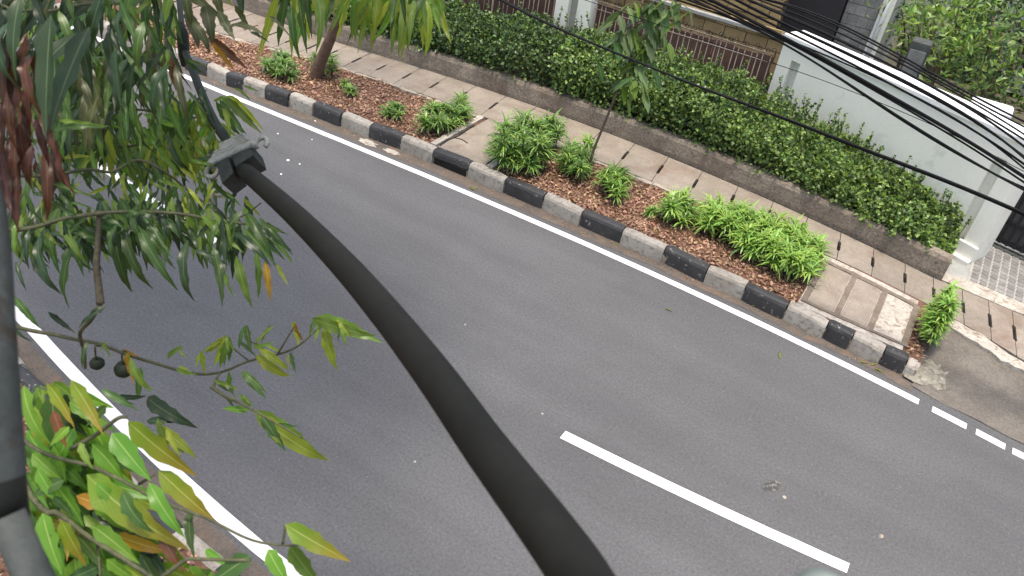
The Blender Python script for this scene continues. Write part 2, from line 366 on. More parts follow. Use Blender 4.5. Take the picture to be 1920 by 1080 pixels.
KPX = [(419.6,137),(454.5,145.8),(496,160.4),(542,175),(587.3,192.5),(636.8,212.9),(693.7,233.3),(749,256.7),(809,282),(878.3,306.7),(945,336.7),(1020,365),(1091.7,396.7),(1168.3,430),(1246.7,465),(1326.7,503),(1398,536.7),(1476.7,573.3),(1553,606.7),(1601.7,626),(1660,656),(1703,677)]
kxs = [at(a, b, .25).x for a, b in KPX]
KEXT = [kxs[0]-.52*k for k in range(24, 0, -1)]
allx = KEXT+kxs; first_black = len(KEXT) % 2
for i in range(len(allx)-1):
    kerb_stone(allx[i], allx[i+1], KERB, M['kblack'] if (i-len(KEXT)) % 2 == 0 else M['kwhite'], kerb, inlet=(i-len(KEXT) == 8))
ix0, ix1 = kxs[8], kxs[9]
mb = MB(); mb.box((ix0+.03, KERB(ix0)+.005, -.02), (ix1-.03, KERB(ix0)+.025, .12)); mb.build('drain_hole_shade', M['dark'], kerb)  # dark block stands for the shade inside the kerb inlet
kerb_stone(kxs[-1], kxs[-1]+.16, KERB, M['pale'], kerb, h=.2)
nk = MB(); solid_strip(nk, lambda x: NEAR_KERB(x)-.15, lambda x: NEAR_KERB(x)-.03, frange(-30, 10, .5), -.06, .1)
nkerb = nk.build('kerb_near', M['pad']); tag(nkerb, 'black and white kerb on the camera side of the road', kind='structure')
for i in range(52):
    x = -22+.56*i; kerb_stone(x, x+.56, NEAR_KERB, M['kblack'] if i % 2 else M['kwhite'], nkerb, side=-1, h=.2)
ver = meshobj('verge', grid_strip('verge', lambda x: -8, lambda x: NEAR_KERB(x)-.12, frange(-40, 25, .6), .16, .18, ny=14, jitter=.06), M['soil']); tag(ver, 'earth verge on the camera side strewn with dead leaves', kind='structure')

# ------------------------------------------------------------------ planting bed, pads, footpath
P1A, P1B = at(832, 268, .22).x, at(905, 297, .22).x
P2A, P2B = at(1518, 545, .22).x, at(1697, 640, .22).x
BED_END = at(1722, 690, .2).x
xs = frange(-30, BED_END, .16)
bed = meshobj('planting_bed', grid_strip('planting_bed', lambda x: KERB(x)+.1, lambda x: FP_F(x)+.02, xs, .19, .2, ny=9, jitter=.05), M['soil'])
tag(bed, 'strip of red earth planting bed between kerb and footpath', kind='structure')
mb = MB()
for a, b in ((-30, P1A-.1), (P1B+.12, P2A-.15)):
    x = a
    while x < b:
        L = min(random.uniform(.25, .7), b-x)
        solid_strip(mb, lambda q: FP_F(q)-.10+.02*noise.noise(Vector((q*3, 0, 0))), lambda q: FP_F(q)-.012, frange(x, x+L-.015, .08), .1, .222+random.uniform(-.01, .006), wob=.025)
        x += L
mb.build('edging', M['edge'], bed)
# crossing pad one: cracked concrete with side strips
fk = lambda x: KERB(x)+.175
pad = MB(); solid_strip(pad, fk, lambda x: FP_F(x)-.03, frange(P1A+.02, P1B+.18, .1), .1, .232)
pad1 = pad.build('crossing_pad', M['pad'], loc=(P1A, fk(P1A), .2)); tag(pad1, 'small cracked concrete crossing pad between the two planting beds', kind='structure')
def para(x0, x1, y0, y1, z0, z1, sk=.0):
    m = MB(); n = 8; vs = []
    fx = lambda t, k: x0+(x1-x0)*k+sk*t+.015*noise.noise(Vector((t*9, k*5+x0, 0)))
    for i in range(n+1):
        t = i/n; y = y0+(y1-y0)*t
        vs += [(fx(t, 0), y, z0), (fx(t, 0), y, z1), (fx(t, 1), y, z1), (fx(t, 1), y, z0)]
    f = [(i*4+k, i*4+(k+1) % 4, (i+1)*4+(k+1) % 4, (i+1)*4+k) for i in range(n) for k in range(4)]+[(3, 2, 1, 0), tuple(n*4+k for k in range(4))]
    m.add(vs, f); return m
for x0, x1 in ((P1A-.13, P1A-.02), (P1B+.2, P1B+.31)):
    y0, y1 = fk(x0)+.0, FP_F(x0)-.03; ym = y0+(y1-y0)*.48
    para(x0, x1, y0, ym-.01, .1, .25, -.01).build('strip_stone', M['pale'], pad1); para(x0-.02, x1-.02, ym+.01, y1, .1, .245, -.02).build('strip_stone', M['pale'], pad1)
cr = MB()
for pts in ([(P1A+.03, fk(P1A)+.04), (P1A+.01, fk(P1A)+.3), (P1A+.04, fk(P1A)+.55), (P1A-.0, fk(P1A)+1.1)], [(P1A+.02, fk(P1A)+.45), (P1A+.15, fk(P1A)+.5), (P1A+.3, fk(P1A)+.46)], [(P1B+.17, fk(P1B)+.05), (P1B+.14, fk(P1B)+.5), (P1B+.18, fk(P1B)+.9)]):
    cr.tube([(a, b, .2325) for a, b in pts], .011, 5)
cr.build('crack', M['dark'], pad1)
# crossing pad two: three panels in a raised frame
pad = MB(); solid_strip(pad, fk, lambda x: FP_F(x)-.03, frange(P2A-.06, P2B+.0, .1), .1, .225)
pad2 = pad.build('crossing_pad', M['pale'], loc=(P2A, fk(P2A), .2)); tag(pad2, 'concrete crossing pad with three framed panels near the driveway', kind='structure')
yy0 = lambda x: fk(x)+.1
yy1 = lambda x: FP_F(x)-.22
wp = (P2B-P2A)/3
for k in range(3):
    a, b = P2A+wp*k+.05, P2A+wp*(k+1)-.05
    m = MB(); solid_strip(m, lambda x: yy0(x)+.06, lambda x: yy1(x)-.04, frange(a, b, .1), .15, .234); m.build('panel', M['pale'] if k == 2 else M['pad'], pad2)
for k in range(4):
    a = P2A+wp*k; m = MB(); solid_strip(m, lambda x: yy0(x)+.02, yy1, frange(a-.04, a+.04, .04), .15, .24, wob=.01); m.build('frame_bar', M['jb'], pad2)
for fa, fb in ((yy0, lambda x: yy0(x)+.05), (lambda x: yy1(x)-.03, lambda x: yy1(x)+.05)):
    m = MB(); solid_strip(m, fa, fb, frange(P2A-.04, P2B+.04, .06), .15, .243, wob=.012); m.build('frame_bar', M['jb'], pad2)

fp = meshobj('footpath', grid_strip('footpath', lambda x: FP_F(x)-.0, lambda x: FP_B(x)+.02, frange(-32, 16, .5), .12), M['dark']); tag(fp, 'footpath of concrete drain slabs with dark lifting slots', kind='structure')
sx = [at(a, b, .22) for a, b in SLOTS_PX]
sxx = [p.x for p in sx]; sp0 = sxx[1]-sxx[0]
left = [sxx[0]-.52*k for k in range(22, 0, -1)]; right = [sxx[-1]+.55*k for k in range(1, 14)]
sxx = left+sxx+right
for i in range(len(sxx)-1):
    a, b = sxx[i], sxx[i+1]; gp = .005; sk = -.13
    def q(x, t):
        y0, y1 = FP_F(x)+.004, FP_B(x)-.006; return (x+sk*(t-.45), y0+(y1-y0)*t)
    sw = .026; zt = .22+random.uniform(-.004, .004)
    s0, s1 = (.32, .66)
    out = [q(a+gp, 0), q(a+(b-a)/3, 0), q(a+(b-a)*2/3, 0), q(b-gp, 0), q(b-gp, s0), q(b-sw, s0+.01), q(b-sw, s1-.01), q(b-gp, s1), q(b-gp, 1), q(a+(b-a)*2/3, 1), q(a+(b-a)/3, 1), q(a+gp, 1), q(a+gp, s1), q(a+sw, s1-.01), q(a+sw, s0+.01), q(a+gp, s0)]
    n = len(out); v = [(x, y, .13) for x, y in out]+[(x, y, zt) for x, y in out]
    f = [(k, (k+1) % n, n+(k+1) % n, n+k) for k in range(n)]+[tuple(range(n, 2*n))]
    MB().add(v, f).build('paving_slab', M['slab'], fp, loc=((a+b)/2, q((a+b)/2, .5)[1], .2))

# ------------------------------------------------------------------ low planter wall
PW_END = at(1765, 525, .22).x
mb = MB(); xs = frange(-30, PW_END, .25); v = []
prof = [(.0, .1), (-.012, .3), (.0, .52), (.03, .58), (.16, .59), (.19, .5), (.19, .1)]
for x in xs:
    for py, pz in prof:
        w = .014*noise.noise(Vector((x*2.7, py*9, pz*6))); v.append((x, FP_B(x)+.012+py+w, pz+w))
k = len(prof); f = [(i*k+j, (i+1)*k+j, (i+1)*k+j+1, i*k+j+1) for i in range(len(xs)-1) for j in range(k-1)]
f += [tuple(range(k)), tuple((len(xs)-1)*k+j for j in range(k-1, -1, -1))]
pw = mb.add(v, f).build('planter_wall', M['plwall'], loc=(-4, 12.5, .1), smooth=False); tag(pw, 'low brown roughcast planter wall behind the footpath slabs', 'wall')
PBACK = lambda x: FP_B(x)+.19
fence_y = lambda x: 14.5 if x > -8 else 14.5-.06*(x+8)**2*.5
WA, WB = Vector((-2.75, 14.5, 0)), Vector((1.34, 12.77, 0))
def back_y(x):
    if x < WA.x: return fence_y(x)
    return WA.y+(WB.y-WA.y)*(x-WA.x)/(WB.x-WA.x)
pb = meshobj('planter_soil', grid_strip('planter_soil', PBACK, lambda x: back_y(x)+.1, frange(-30, PW_END, .4), .5, ny=3, jitter=.04), M['ground']); tag(pb, 'dark earth in the planter under the hedge', kind='structure')

# ------------------------------------------------------------------ white boundary wall
UX = (WB-WA).normalized(); UY = Vector((-UX.y, UX.x, 0)); LW = (WB-WA).length
WM = Matrix(((UX.x, UY.x, 0, WA.x), (UX.y, UY.y, 0, WA.y), (0, 0, 1, 0), (0, 0, 0, 1)))
wall = empty('boundary_wall', WA); tag(wall, 'white painted boundary wall with thick flat top and two narrow upright recesses', 'wall')
H = 2.16
mb = MB(); s = [(0, .26, 0), (.26, .45, .12), (.45, LW-.42, 0), (LW-.42, LW-.25, .12), (LW-.25, LW, 0)]
for a, b, d in s:
    top = H if d == 0 else 1.86
    mb.box((a, d, 0), (b, .5, top), mtx=WM)
    if d: mb.box((a, 0, top), (b, .5, H), mtx=WM)
mb.build('wall_face', M['white'], wall)
mb = MB(); mb.box((-.03, -.03, H), (LW+.02, .5, H+.09), mtx=WM, bev=.02); mb.build('coping', M['coping'], wall)
for z in (.28, .5):
    mb = MB(); mb.box((LW-1.0, -.05-.09*(z < .4), .2), (LW+.01, -.001, z), mtx=WM, bev=.01); mb.build('plinth', M['white'], wall)

# ------------------------------------------------------------------ fence: boards, bars, scrolls
def fence(x0, x1, label, ztop):
    root = empty('metal_fence', (x0, fence_y(x0), .2)); tag(root, label, 'fence')
    x = x0
    while x < x1-.02:
        w = min(random.uniform(.34, .46), x1-x); y = fence_y(x)+.10+random.uniform(0, .02)
        MB().box((x+.006, y, .2), (x+w-.006, y+.02, ztop-.16-random.uniform(0, .03))).build('board', M['brownboard'], root, loc=(x, y, .2)); x += w
    bme = MB(); bme.tube([(0, 0, 0), (0, 0, ztop-.3)], .009, 6); shared = None; ringm = None
    k = 0; x = x0+.05
    while x < x1:
        y = fence_y(x)
        if shared is None:
            o = bme.build('bar', M['bar'], root, smooth=True, loc=(0, 0, 0)); shared = o.data
            o.location = Vector((x, y, .22))-root.location
            rm = MB(); rm.tube([(.035*math.cos(a), 0, .035*math.sin(a)) for a in np.linspace(0, 2*math.pi, 13).tolist()], .006, 5, cap=False); r0 = rm.build('scroll', M['black'], root, smooth=True, loc=(0, 0, 0)); ringm = r0.data
            r0.location = Vector((x, y, ztop-.05))-root.location
        else:
            o = bpy.data.objects.new('bar', shared); link(o, root); o.location = Vector((x, y, .22+random.uniform(-.02, .02)))-root.location; o.rotation_euler = (0, random.uniform(-.012, .012), 0)
            r0 = bpy.data.objects.new('scroll', ringm); link(r0, root); r0.location = Vector((x+.05*(k % 2), y, ztop-.045+.03*(k % 3 == 0)))-root.location
        x += (.10, .10, .15)[k % 3]; k += 1
    for z, r in ((ztop-.09, .009), (ztop-.24, .008), (.75, .01)):
        mb = MB(); mb.tube([(q, fence_y(q)-.012, z) for q in frange(x0, x1, .5)], r, 6); mb.build('rail', M['bar'], root, smooth=True)
    return root
fence(-13.5, -7.22, 'brown boarded metal fence beyond the shade toned hedge, left of the white twin pillar', 1.95)
fence(-6.42, -2.86, 'brown boarded metal fence with curled tops between twin pillar and white wall', 1.92)
pil = empty('twin_pillar', (-6.85, 14.5, .2)); tag(pil, 'pair of white square pillars joined by a dark recess in the brown fence', 'pillar')
for a in (-7.2, -6.72):
    MB().box((a, 14.36, .2), (a+.28, 14.66, 3.2), bev=.02).build('shaft', M['white'], pil)
MB().box((-6.915, 14.5, .2), (-6.725, 14.6, 3.1)).build('recess', M['grey'], pil)

# tan block walls behind the fence
def block_wall(name, x0, x1, y, z0, z1, label, bl=.42, bh=.2, cope=True):
    root = empty(name, (x0, y, .2)); tag(root, label, 'wall')
    MB().box((x0, y+.03, .1), (x1, y+.2, z1-.01)).build('mortar_core', M['tanmortar'], root)
    z = z0; r = 0; me = None
    while z < z1-.05:
        x = x0-(bl/2 if r % 2 else 0)
        while x < x1:
            a, b = max(x, x0), min(x+bl, x1)
            if b-a > .06: MB().box((a+.008, y+random.uniform(-.006, .008), z+.008), (b-.008, y+.05, z+bh-.008)).build('block', M['tan'], root, loc=((a+b)/2, y, z))
            x += bl
        z += bh; r += 1
    if cope: MB().box((x0-.02, y-.06, z1), (x1, y+.22, z1+.07), bev=.015).build('coping', M['grey'], root)
block_wall('block_wall', -7.6, -2.62, 15.25, 1.05, 1.92, 'low tan block wall with grey coping just behind the brown fence')
block_wall('block_wall', -9.0, -3.3, 16.3, 1.1, 3.1, 'taller tan block wall set back behind the grey coping', cope=False)

# ------------------------------------------------------------------ driveway at the right end
DX = BED_END
apr = meshobj('driveway_apron', grid_strip('driveway_apron', lambda x: FAR_LINE(x)+.22+.04*noise.noise(Vector((x*3, 0, 0))), lambda x: FP_F(x)-.02, frange(DX+.02, 14, .2), .008, .19, ny=8, jitter=.012), M['apron'])
tag(apr, 'brown dusty driveway apron sloping up from the road', kind='structure')
mb = MB(); solid_strip(mb, lambda x: FP_F(x)-.2-.14*abs(noise.noise(Vector((x*2.2, 0, 4))))-.1*noise.noise(Vector((x*7, 0, 9))), lambda x: FP_F(x)-.006, frange(DX+.1, 12, .08), .05, .215, wob=.03)
mb.build('mortar_strip', M['pale'], apr)
mb = MB(); solid_strip(mb, lambda x: FP_B(x)-.0, lambda x: FP_B(x)+.3, frange(PW_END-.1, 12, .25), .1, .235, wob=.02)
mb.build('threshold_strip', M['pale'], apr)
drv = meshobj('driveway', grid_strip('driveway', lambda x: FP_B(x)+.28, lambda x: 15.5, frange(PW_END+.02, 12, .5), .205, ny=3), M['grey']); tag(drv, 'smooth grey concrete driveway beside the planter wall end', kind='structure')
px0, py0 = 1.45, 11.75
jt = meshobj('paver_bed', grid_strip('paver_bed', lambda x: FP_B(x)+.31, lambda x: 13.8, frange(1.36, 4.2, .2), .214), M['joint'], drv)
pm = MB().box((-.052, -.052, 0), (.052, .052, .03), bev=.006); first = None
for i in range(16):
    for j in range(24):
        x = px0+.125*i; y = 11.45+.125*j*.95-.1*(x-1.4)
        if y < FP_B(x)+.38 or y > 13.72 or x-1.36 < .12*max(0, 12.7-y): continue
        if first is None: first = pm.build('paver', M['paver'], drv, loc=(0, 0, 0)); o = first
        else: o = bpy.data.objects.new('paver', first.data); link(o, drv)
        o.location = (x, y, .196+random.uniform(-.003, .002)); o.rotation_euler = (random.uniform(-.01, .01), random.uniform(-.01, .01), -.15)
# rough concrete lump where the kerb ends
mb = MB(); v = []; f = []; C0 = at(1765, 690, .1); n = 22
for r in range(7):
    for k in range(n):
        a = 2*math.pi*k/n; w = 1+.45*noise.noise(Vector((math.cos(a)*1.7, math.sin(a)*1.7, r*.12)))+.3*noise.noise(Vector((math.cos(a)*6, math.sin(a)*6, 5)))
        rr = r/6*w; v.append((C0.x-.02+.34*rr*math.cos(a)+.1*rr*math.sin(a), C0.y+.05+.52*rr*math.sin(a), min(.085-.05*(r/6)**2, .2)+.02*noise.noise(Vector((math.cos(a)*r*.9, math.sin(a)*r*.9, 1)))))
for r in range(6):
    for k in range(n):
        f.append((r*n+k, r*n+(k+1) % n, (r+1)*n+(k+1) % n, (r+1)*n+k)[::-1])
o = mb.add(v, f).build('concrete_lump', surf('lump_concrete', (.2, .19, .15), (.33, .31, .26), 9, 30, .4, .9, 1.0, .02, stain=(7, .52, .6, (.12, .1, .08))), loc=C0); tag(o, 'rough patch of spilled grey concrete at the kerb end', 'concrete patch')
# black bar gate
gate = empty('driveway_gate', (1.52, 13.75, .2)); tag(gate, 'black steel bar gate across the paved driveway', 'gate')
GM = Matrix.Translation((1.5, 13.74, 0)) @ Matrix.Rotation(R(-14), 4, 'Z')
for z in (.3, .62, 1.25, 2.1): MB().box((0, -.02, z), (3.2, .02, z+.06), mtx=GM).build('rail', M['black'], gate)
for k in range(28): MB().box((.02+.115*k, -.045, .3), (.06+.115*k, -.0201, 2.2), mtx=GM).build('bar', M['black'], gate)
MB().box((.0, .03, .3), (3.2, .04, 2.1), mtx=GM).build('backing_sheet', flat('gate_sheet', (.1, .1, .105), .6), gate)
mb = MB(); mb.box((0, -.1, .2), (3.2, .05, .24), mtx=GM); mb.build('track', M['polegrey'], gate)

# ------------------------------------------------------------------ houses behind the wall
hs = empty('dark_house', (-4, 18, .2)); tag(hs, 'dark house with near black end wall above the white boundary wall', 'house')
MB().box((-5.2, 17.0, .2), (-2.36, 21, 5.5)).build('wall', M['darkhouse'], hs)
MB().box((-5.4, 16.8, 5.5), (-2.2, 21.2, 5.7)).build('roof', M['roofgrey'], hs)
hs2 = empty('grey_house', (-1.9, 17.4, .2)); tag(hs2, 'grey house with weathered shingled side and a white downpipe', 'house')
MB().box((-2.34, 17.2, .2), (-1.5, 20, 4.5)).build('wall', M['housewall'], hs2)
for i in range(14):
    for j in range(4):
        x = -2.34+.2*j-(.1 if i % 2 else 0); a, b = max(x, -2.33), min(x+.195, -1.72)
        if b-a > .03: MB().box((a, 17.15, 1.4+.2*i), (b, 17.198, 1.6+.2*i-.01)).build('shingle', M['roofgrey'], hs2)
mb = MB(); mb.tube([(-1.62, 17.12, .2), (-1.62, 17.12, 4.6)], .045, 12); mb.build('downpipe', M['coping'], hs2, smooth=True)
MB().box((-1.72, 17.16, .2), (-1.5, 17.199, 4.4)).build('corner_trim', M['white'], hs2)
fh = empty('pale_house', (2, 23, .2)); tag(fh, 'pale far house seen in pieces through the garden trees', 'house')
MB().box((-1.4, 23, .2), (9, 29, 6)).build('wall', M['housewall'], fh)
for i in range(5):
    for z in (.9,):
        x = -.6+1.5*i; w = MB().box((x, 22.95, z), (x+.8, 22.998, z+1.2)).build('window', M['coping'], fh)
        for u in (0, 1): MB().box((x+.06+.36*u, 22.93, z+.08), (x+.38+.36*u, 22.949, z+1.1)).build('pane', M['glass'], w)
for i in range(12): MB().box((-1.4+.8*i, 22.4, .2), (-1.4+.8*i+.75, 22.48, 1.0+.05*(i % 2))).build('garden_panel', M['roofgrey'], fh)
# shed roof and small structures behind the wall's end
gp = empty('garden_shed', (2.1, 15.4, .2)); tag(gp, 'low garden shed with brown tiled roof by the gate', 'shed')
MB().box((1.55, 15.2, .2), (5, 17, 1.5)).build('wall', M['housewall'], gp)
for i in range(9):
    for j in range(12): MB().box((1.45+.3*j, 14.95+.17*i, 1.5+.09*i), (1.74+.3*j, 15.14+.17*i, 1.53+.09*i)).build('roof_tile', M['rooftile'], gp)
bx = empty('grey_cabinet', aty(1712, 110, 15.6)); bx.location.z = .2; tag(bx, 'upright grey metal cabinet behind the white wall top', 'cabinet')
c = aty(1712, 110, 15.6)
MB().box((c.x-.13, 15.5, .2), (c.x+.2, 15.8, 2.45), bev=.02).build('body', M['polegrey'], bx); MB().box((c.x-.1, 15.48, .4), (c.x+.17, 15.498, 2.3)).build('door', M['roofgrey'], bx)
cp = empty('white_cabin_roof', aty(1868, 190, 15.0)); cp.location.z = .2; tag(cp, 'small white flat roofed booth behind the right end of the wall', 'booth')
c = aty(1865, 195, 15.0)
MB().box((c.x-.28, 14.75, .2), (c.x+.25, 15.12, c.z-.12)).build('wall', M['grey'], cp); MB().box((c.x-.34, 14.7, c.z-.12), (c.x+.3, 15.17, c.z), bev=.03).build('roof', M['coping'], cp)

# ------------------------------------------------------------------ foliage helpers
def leaf_cloud(name, pos, dirs, nrm, ln, wd, mats, midx, parent, fold=.25, seg=1):
    """many small folded leaves as one mesh (numpy)"""
    n = len(pos); d = dirs/np.linalg.norm(dirs, axis=1, keepdims=True)
    nrm = nrm-d*np.sum(nrm*d, 1, keepdims=True); nrm /= np.linalg.norm(nrm, axis=1, keepdims=True)+1e-9
    x = np.cross(d, nrm); L = ln[:, None]; w = wd[:, None]
    V = np.stack([pos, pos+d*L*.45+x*w+nrm*w*fold, pos+d*L-nrm*L*.08, pos+d*L*.45-x*w+nrm*w*fold, pos+d*L*.5], 1).reshape(-1, 3)
    base = np.arange(n)*5
    F = np.stack([base, base+1, base+4, base+1, base+2, base+4, base+4, base+2, base+3, base, base+4, base+3], 1).reshape(-1, 3)
    me = bpy.data.meshes.new(name); me.vertices.add(len(V)); me.vertices.foreach_set('co', V.ravel())
    me.loops.add(F.size); me.loops.foreach_set('vertex_index', F.ravel().astype(np.int32)); me.polygons.add(len(F))
    me.polygons.foreach_set('loop_start', np.arange(len(F), dtype=np.int32)*3)
    me.update(calc_edges=True); me.validate()
    a = me.attributes.new('tone', 'FLOAT', 'POINT'); a.data.foreach_set('value', np.repeat(RNG.random(n), 5).astype(np.float32))
    o = meshobj(name, me, mats, parent)
    me.polygons.foreach_set('material_index', np.repeat(midx, 4).astype(np.int32))
    return o
def randdirs(n, up=0.0):
    d = RNG.normal(size=(n, 3)); d /= np.linalg.norm(d, axis=1, keepdims=True); d[:, 2] += up; return d
M['hdark'] = leafmat('hedge_dark', (.040, .072, .030), trans=.2, vary=.5, hue=.015, rough=.35, blade=False)
M['hmid'] = leafmat('hedge_mid', (.10, .168, .056), trans=.27, vary=.45, hue=.015, rough=.35, blade=False)
M['hlight'] = leafmat('hedge_light', (.225, .325, .10), trans=.32, vary=.35, hue=.02, rough=.35, blade=False)
M['strap'] = leafmat('strap_leaf', (.12, .21, .055), trans=.25, vary=.4, hue=.025, blade=False)
M['strapy'] = leafmat('strap_leaf_pale', (.24, .385, .085), trans=.3, vary=.3, hue=.025, blade=False)
M['litter'] = leafmat('litter_brown', (.27, .155, .108), trans=.1, vary=.5, hue=.03, blade=False)
M['litterd'] = leafmat('litter_pale', (.40, .25, .16), trans=.1, vary=.4, hue=.03, blade=False)
M['stem'] = flat('shrub_stem', (.08, .065, .045), .9)

# ------------------------------------------------------------------ hedge in the planter
HT = [(-13.5, 1.15), (-9.2, 1.12), (-7.2, 1.34), (-5.3, 1.45), (-4.2, 1.46), (-3.4, 1.5), (-2.5, 1.34), (-1.5, 1.24), (-.7, 1.1), (.2, .97), (.75, .86), (1.0, .66)]
def htop(x): return float(np.interp(x, [a for a, b in HT], [b for a, b in HT]))
def hedge(x0, x1, n, label, mixw, sprigs, name='hedge', thick=1.0):
    root = empty(name, ((x0+x1)/2, PBACK((x0+x1)/2)+.5, .5)); tag(root, label, 'hedge', 'clipped planter hedge')
    P = []; 
    while len(P) < n:
        x = random.uniform(x0, x1); y0 = PBACK(x)-.1; y1 = min(back_y(x)-.06, y0+1.45*thick); t = random.random()
        lump = noise.noise(Vector((x*1.6, t*2, 0)))*.26+noise.noise(Vector((x*4.3, t*5, 7)))*.17
        top = htop(x)+lump-.25*max(0, .25-t)/.25*(1)-.02
        front = y0+.16*noise.noise(Vector((x*2.3, 9, 0)))+.1*noise.noise(Vector((x*6.3, random.uniform(0, .5)+3, 2)))
        z = .52+(top-.52)*random.random()**.55
        # keep to a shell thick enough to hide the inside
        depth_top = top-z; depth_front = (y1-front)*t
        if min(depth_top, depth_front) > .3 and random.random() < .75: continue
        hang = -.1*(random.random()**2) if t < .1 else 0
        P.append((x, front+(y1-front)*t+hang, z))
    P = np.array(P); d = randdirs(n, .25); d[:, 1] -= .25; nn = randdirs(n, .8); nn[:, 1] -= .3
    ln = RNG.uniform(.04, .095, n); midx = RNG.choice(3, n, p=mixw)
    o = leaf_cloud('foliage', P, d, nn, ln, ln*RNG.uniform(.28, .42, n), [M['hdark'], M['hmid'], M['hlight']], midx, root); o['kind'] = 'stuff'
    mb = MB(); tips = []
    for k in range(int((x1-x0)*5)):
        x = random.uniform(x0, x1); y0 = PBACK(x)+.08; y = random.uniform(y0, min(back_y(x)-.1, y0+1.1)); h = (htop(x)-.5)*random.uniform(.6, .95)
        mb.tube([(x, y, .48), (x+random.uniform(-.08, .08), y+random.uniform(-.1, .08), .5+h*.5), (x+random.uniform(-.16, .16), y+random.uniform(-.18, .12), .5+h)], [.012, .009, .004], 5)
    for k in range(sprigs):
        x = random.uniform(x0, x1); y0 = PBACK(x)+.35; y = random.uniform(y0, min(back_y(x)-.08, y0+.9)); z = htop(x)-.1; h = random.uniform(.15, .5)
        b = Vector((x, y, z)); t = b+Vector((random.uniform(-.12, .12), random.uniform(-.1, .02), h)); mb.tube([b, (b+t)/2+Vector((.01, 0, 0)), t], [.006, .005, .002], 4)
        for q in range(int(h*75)):
            u = random.random(); p = b.lerp(t, .15+.85*u); tips.append(p)
    mb.build('stem', M['stem'], root)['kind'] = 'stuff'
    if tips:
        P = np.array(tips); m = len(P); d = randdirs(m, .3); ln = RNG.uniform(.035, .065, m)
        o = leaf_cloud('sprig_leaves', P, d, randdirs(m, .8), ln, ln*.36, [M['hdark'], M['hmid'], M['hlight']], RNG.choice(3, m, p=(.2, .5, .3)), root); o['kind'] = 'stuff'
    return root
hedge(-13.5, -6.3, 38000, 'dense hedge with tree shade toned into its leaves, in front of the brown fence and twin pillar', (.55, .38, .07), 60)  # mostly dark leaves: shade of the trees is put in the mix
hedge(-6.3, -2.7, 32000, 'mid green hedge between the sapling and the white wall', (.2, .45, .35), 90)  # lighter leaf mix partly stands for sun on this stretch
hedge(-2.7, PW_END-.03, 24000, 'loose light green hedge against the white boundary wall', (.12, .43, .45), 130)  # large light-leaf share also puts sunlight into the hedge colour

# ------------------------------------------------------------------ strap-leaved border plants
def strap_plant(label, rosettes, name='border_plant', mats=('strap', 'strapy'), pw=(.6, .4), blades=34, L=(.16, .3), group='spiky green border plants in the bed'):
    c = rosettes[0]; cx = sum(r[0] for r in rosettes)/len(rosettes); cy = sum(r[1] for r in rosettes)/len(rosettes)
    root = empty(name, (cx, cy, .2)); tag(root, label, 'plant', group)
    V = []; F = []; T = []; MI = []; st = MB()
    for (x, y, h) in rosettes:
        h *= 1.35
        st.tube([(x, y, .17), (x+random.uniform(-.02, .02), y+random.uniform(-.02, .02), .2+h)], [.014, .009], 5)
        for k in range(blades):
            a = random.random()*2*math.pi; ln = random.uniform(*L)*1.1; w = random.uniform(.009, .016); el = random.uniform(.35, 1.45); z0 = .2+h*random.uniform(.55, 1.0)
            ca, sa = math.cos(a), math.sin(a); p = Vector((x, y, z0)); n0 = len(V); e = el; tone = random.random(); sg = 4
            for i in range(sg+1):
                t = i/sg; ww = w*(math.sin(math.pi*min(.96, .12+t*.86))**.7); s = Vector((-sa, ca, 0))*ww
                V += [tuple(p-s), tuple(p+s)]; T += [tone, tone]
                p = p+Vector((ca*math.cos(e), sa*math.cos(e), math.sin(e)))*(ln/sg); e -= random.uniform(.24, .52)
            mi = 0 if random.random() < pw[0] else 1
            for i in range(sg): F.append((n0+2*i, n0+2*i+1, n0+2*i+3, n0+2*i+2)); MI.append(mi)
    me = pymesh('leaves', V, F); a = me.attributes.new('tone', 'FLOAT', 'POINT'); a.data.foreach_set('value', T)
    o = meshobj('leaves', me, [M[m] for m in mats], root); me.polygons.foreach_set('material_index', MI); o['kind'] = 'stuff'
    st.build('stem', M['stem'], root)['kind'] = 'stuff'; return root
def patch(pxs, n, h=(.05, .2), z=.2):
    """rosettes scattered in the ground footprint of a pixel polygon"""
    W_ = [at(a, b, z) for a, b in pxs]; out = []; xs_ = [p.x for p in W_]; ys_ = [p.y for p in W_]; tries = 0
    while len(out) < n and tries < 5000:
        tries += 1; x = random.uniform(min(xs_), max(xs_)); y = random.uniform(min(ys_), max(ys_)); ins = False; j = len(W_)-1
        for i in range(len(W_)):
            if (ys_[i] > y) != (ys_[j] > y) and x < (xs_[j]-xs_[i])*(y-ys_[i])/(ys_[j]-ys_[i]+1e-9)+xs_[i]: ins = not ins
            j = i
        if ins: out.append((x, y, random.uniform(*h)))
    return out or [(sum(xs_)/len(xs_), sum(ys_)/len(ys_), h[0])]
strap_plant('low dark tuft of strap leaves left of the leaning tree trunk', patch([(497,122),(545,122),(553,157),(503,150)], 18, (.05, .16)), pw=(.85, .15), L=(.14, .26))
strap_plant('narrow dark tuft growing right behind the leaning tree trunk', patch([(572,120),(620,130),(625,150),(580,148)], 7, (.05, .2)), pw=(.85, .15), L=(.14, .26))
strap_plant('small sparse plant right of the tree trunk among dry grass', patch([(635,160),(665,168),(660,182),(630,172)], 4, (.03, .08)), pw=(.6, .4), L=(.1, .18))
strap_plant('small lone tuft on red litter before the cracked pad', patch([(725,210),(755,212),(752,228),(722,224)], 6, (.03, .1)), pw=(.7, .3), L=(.12, .2))
strap_plant('wide tuft beside the left edge of the cracked pad', patch([(792,246),(815,226),(868,205),(876,230),(848,254),(800,255)], 30, (.06, .2)), pw=(.75, .25), L=(.15, .28))
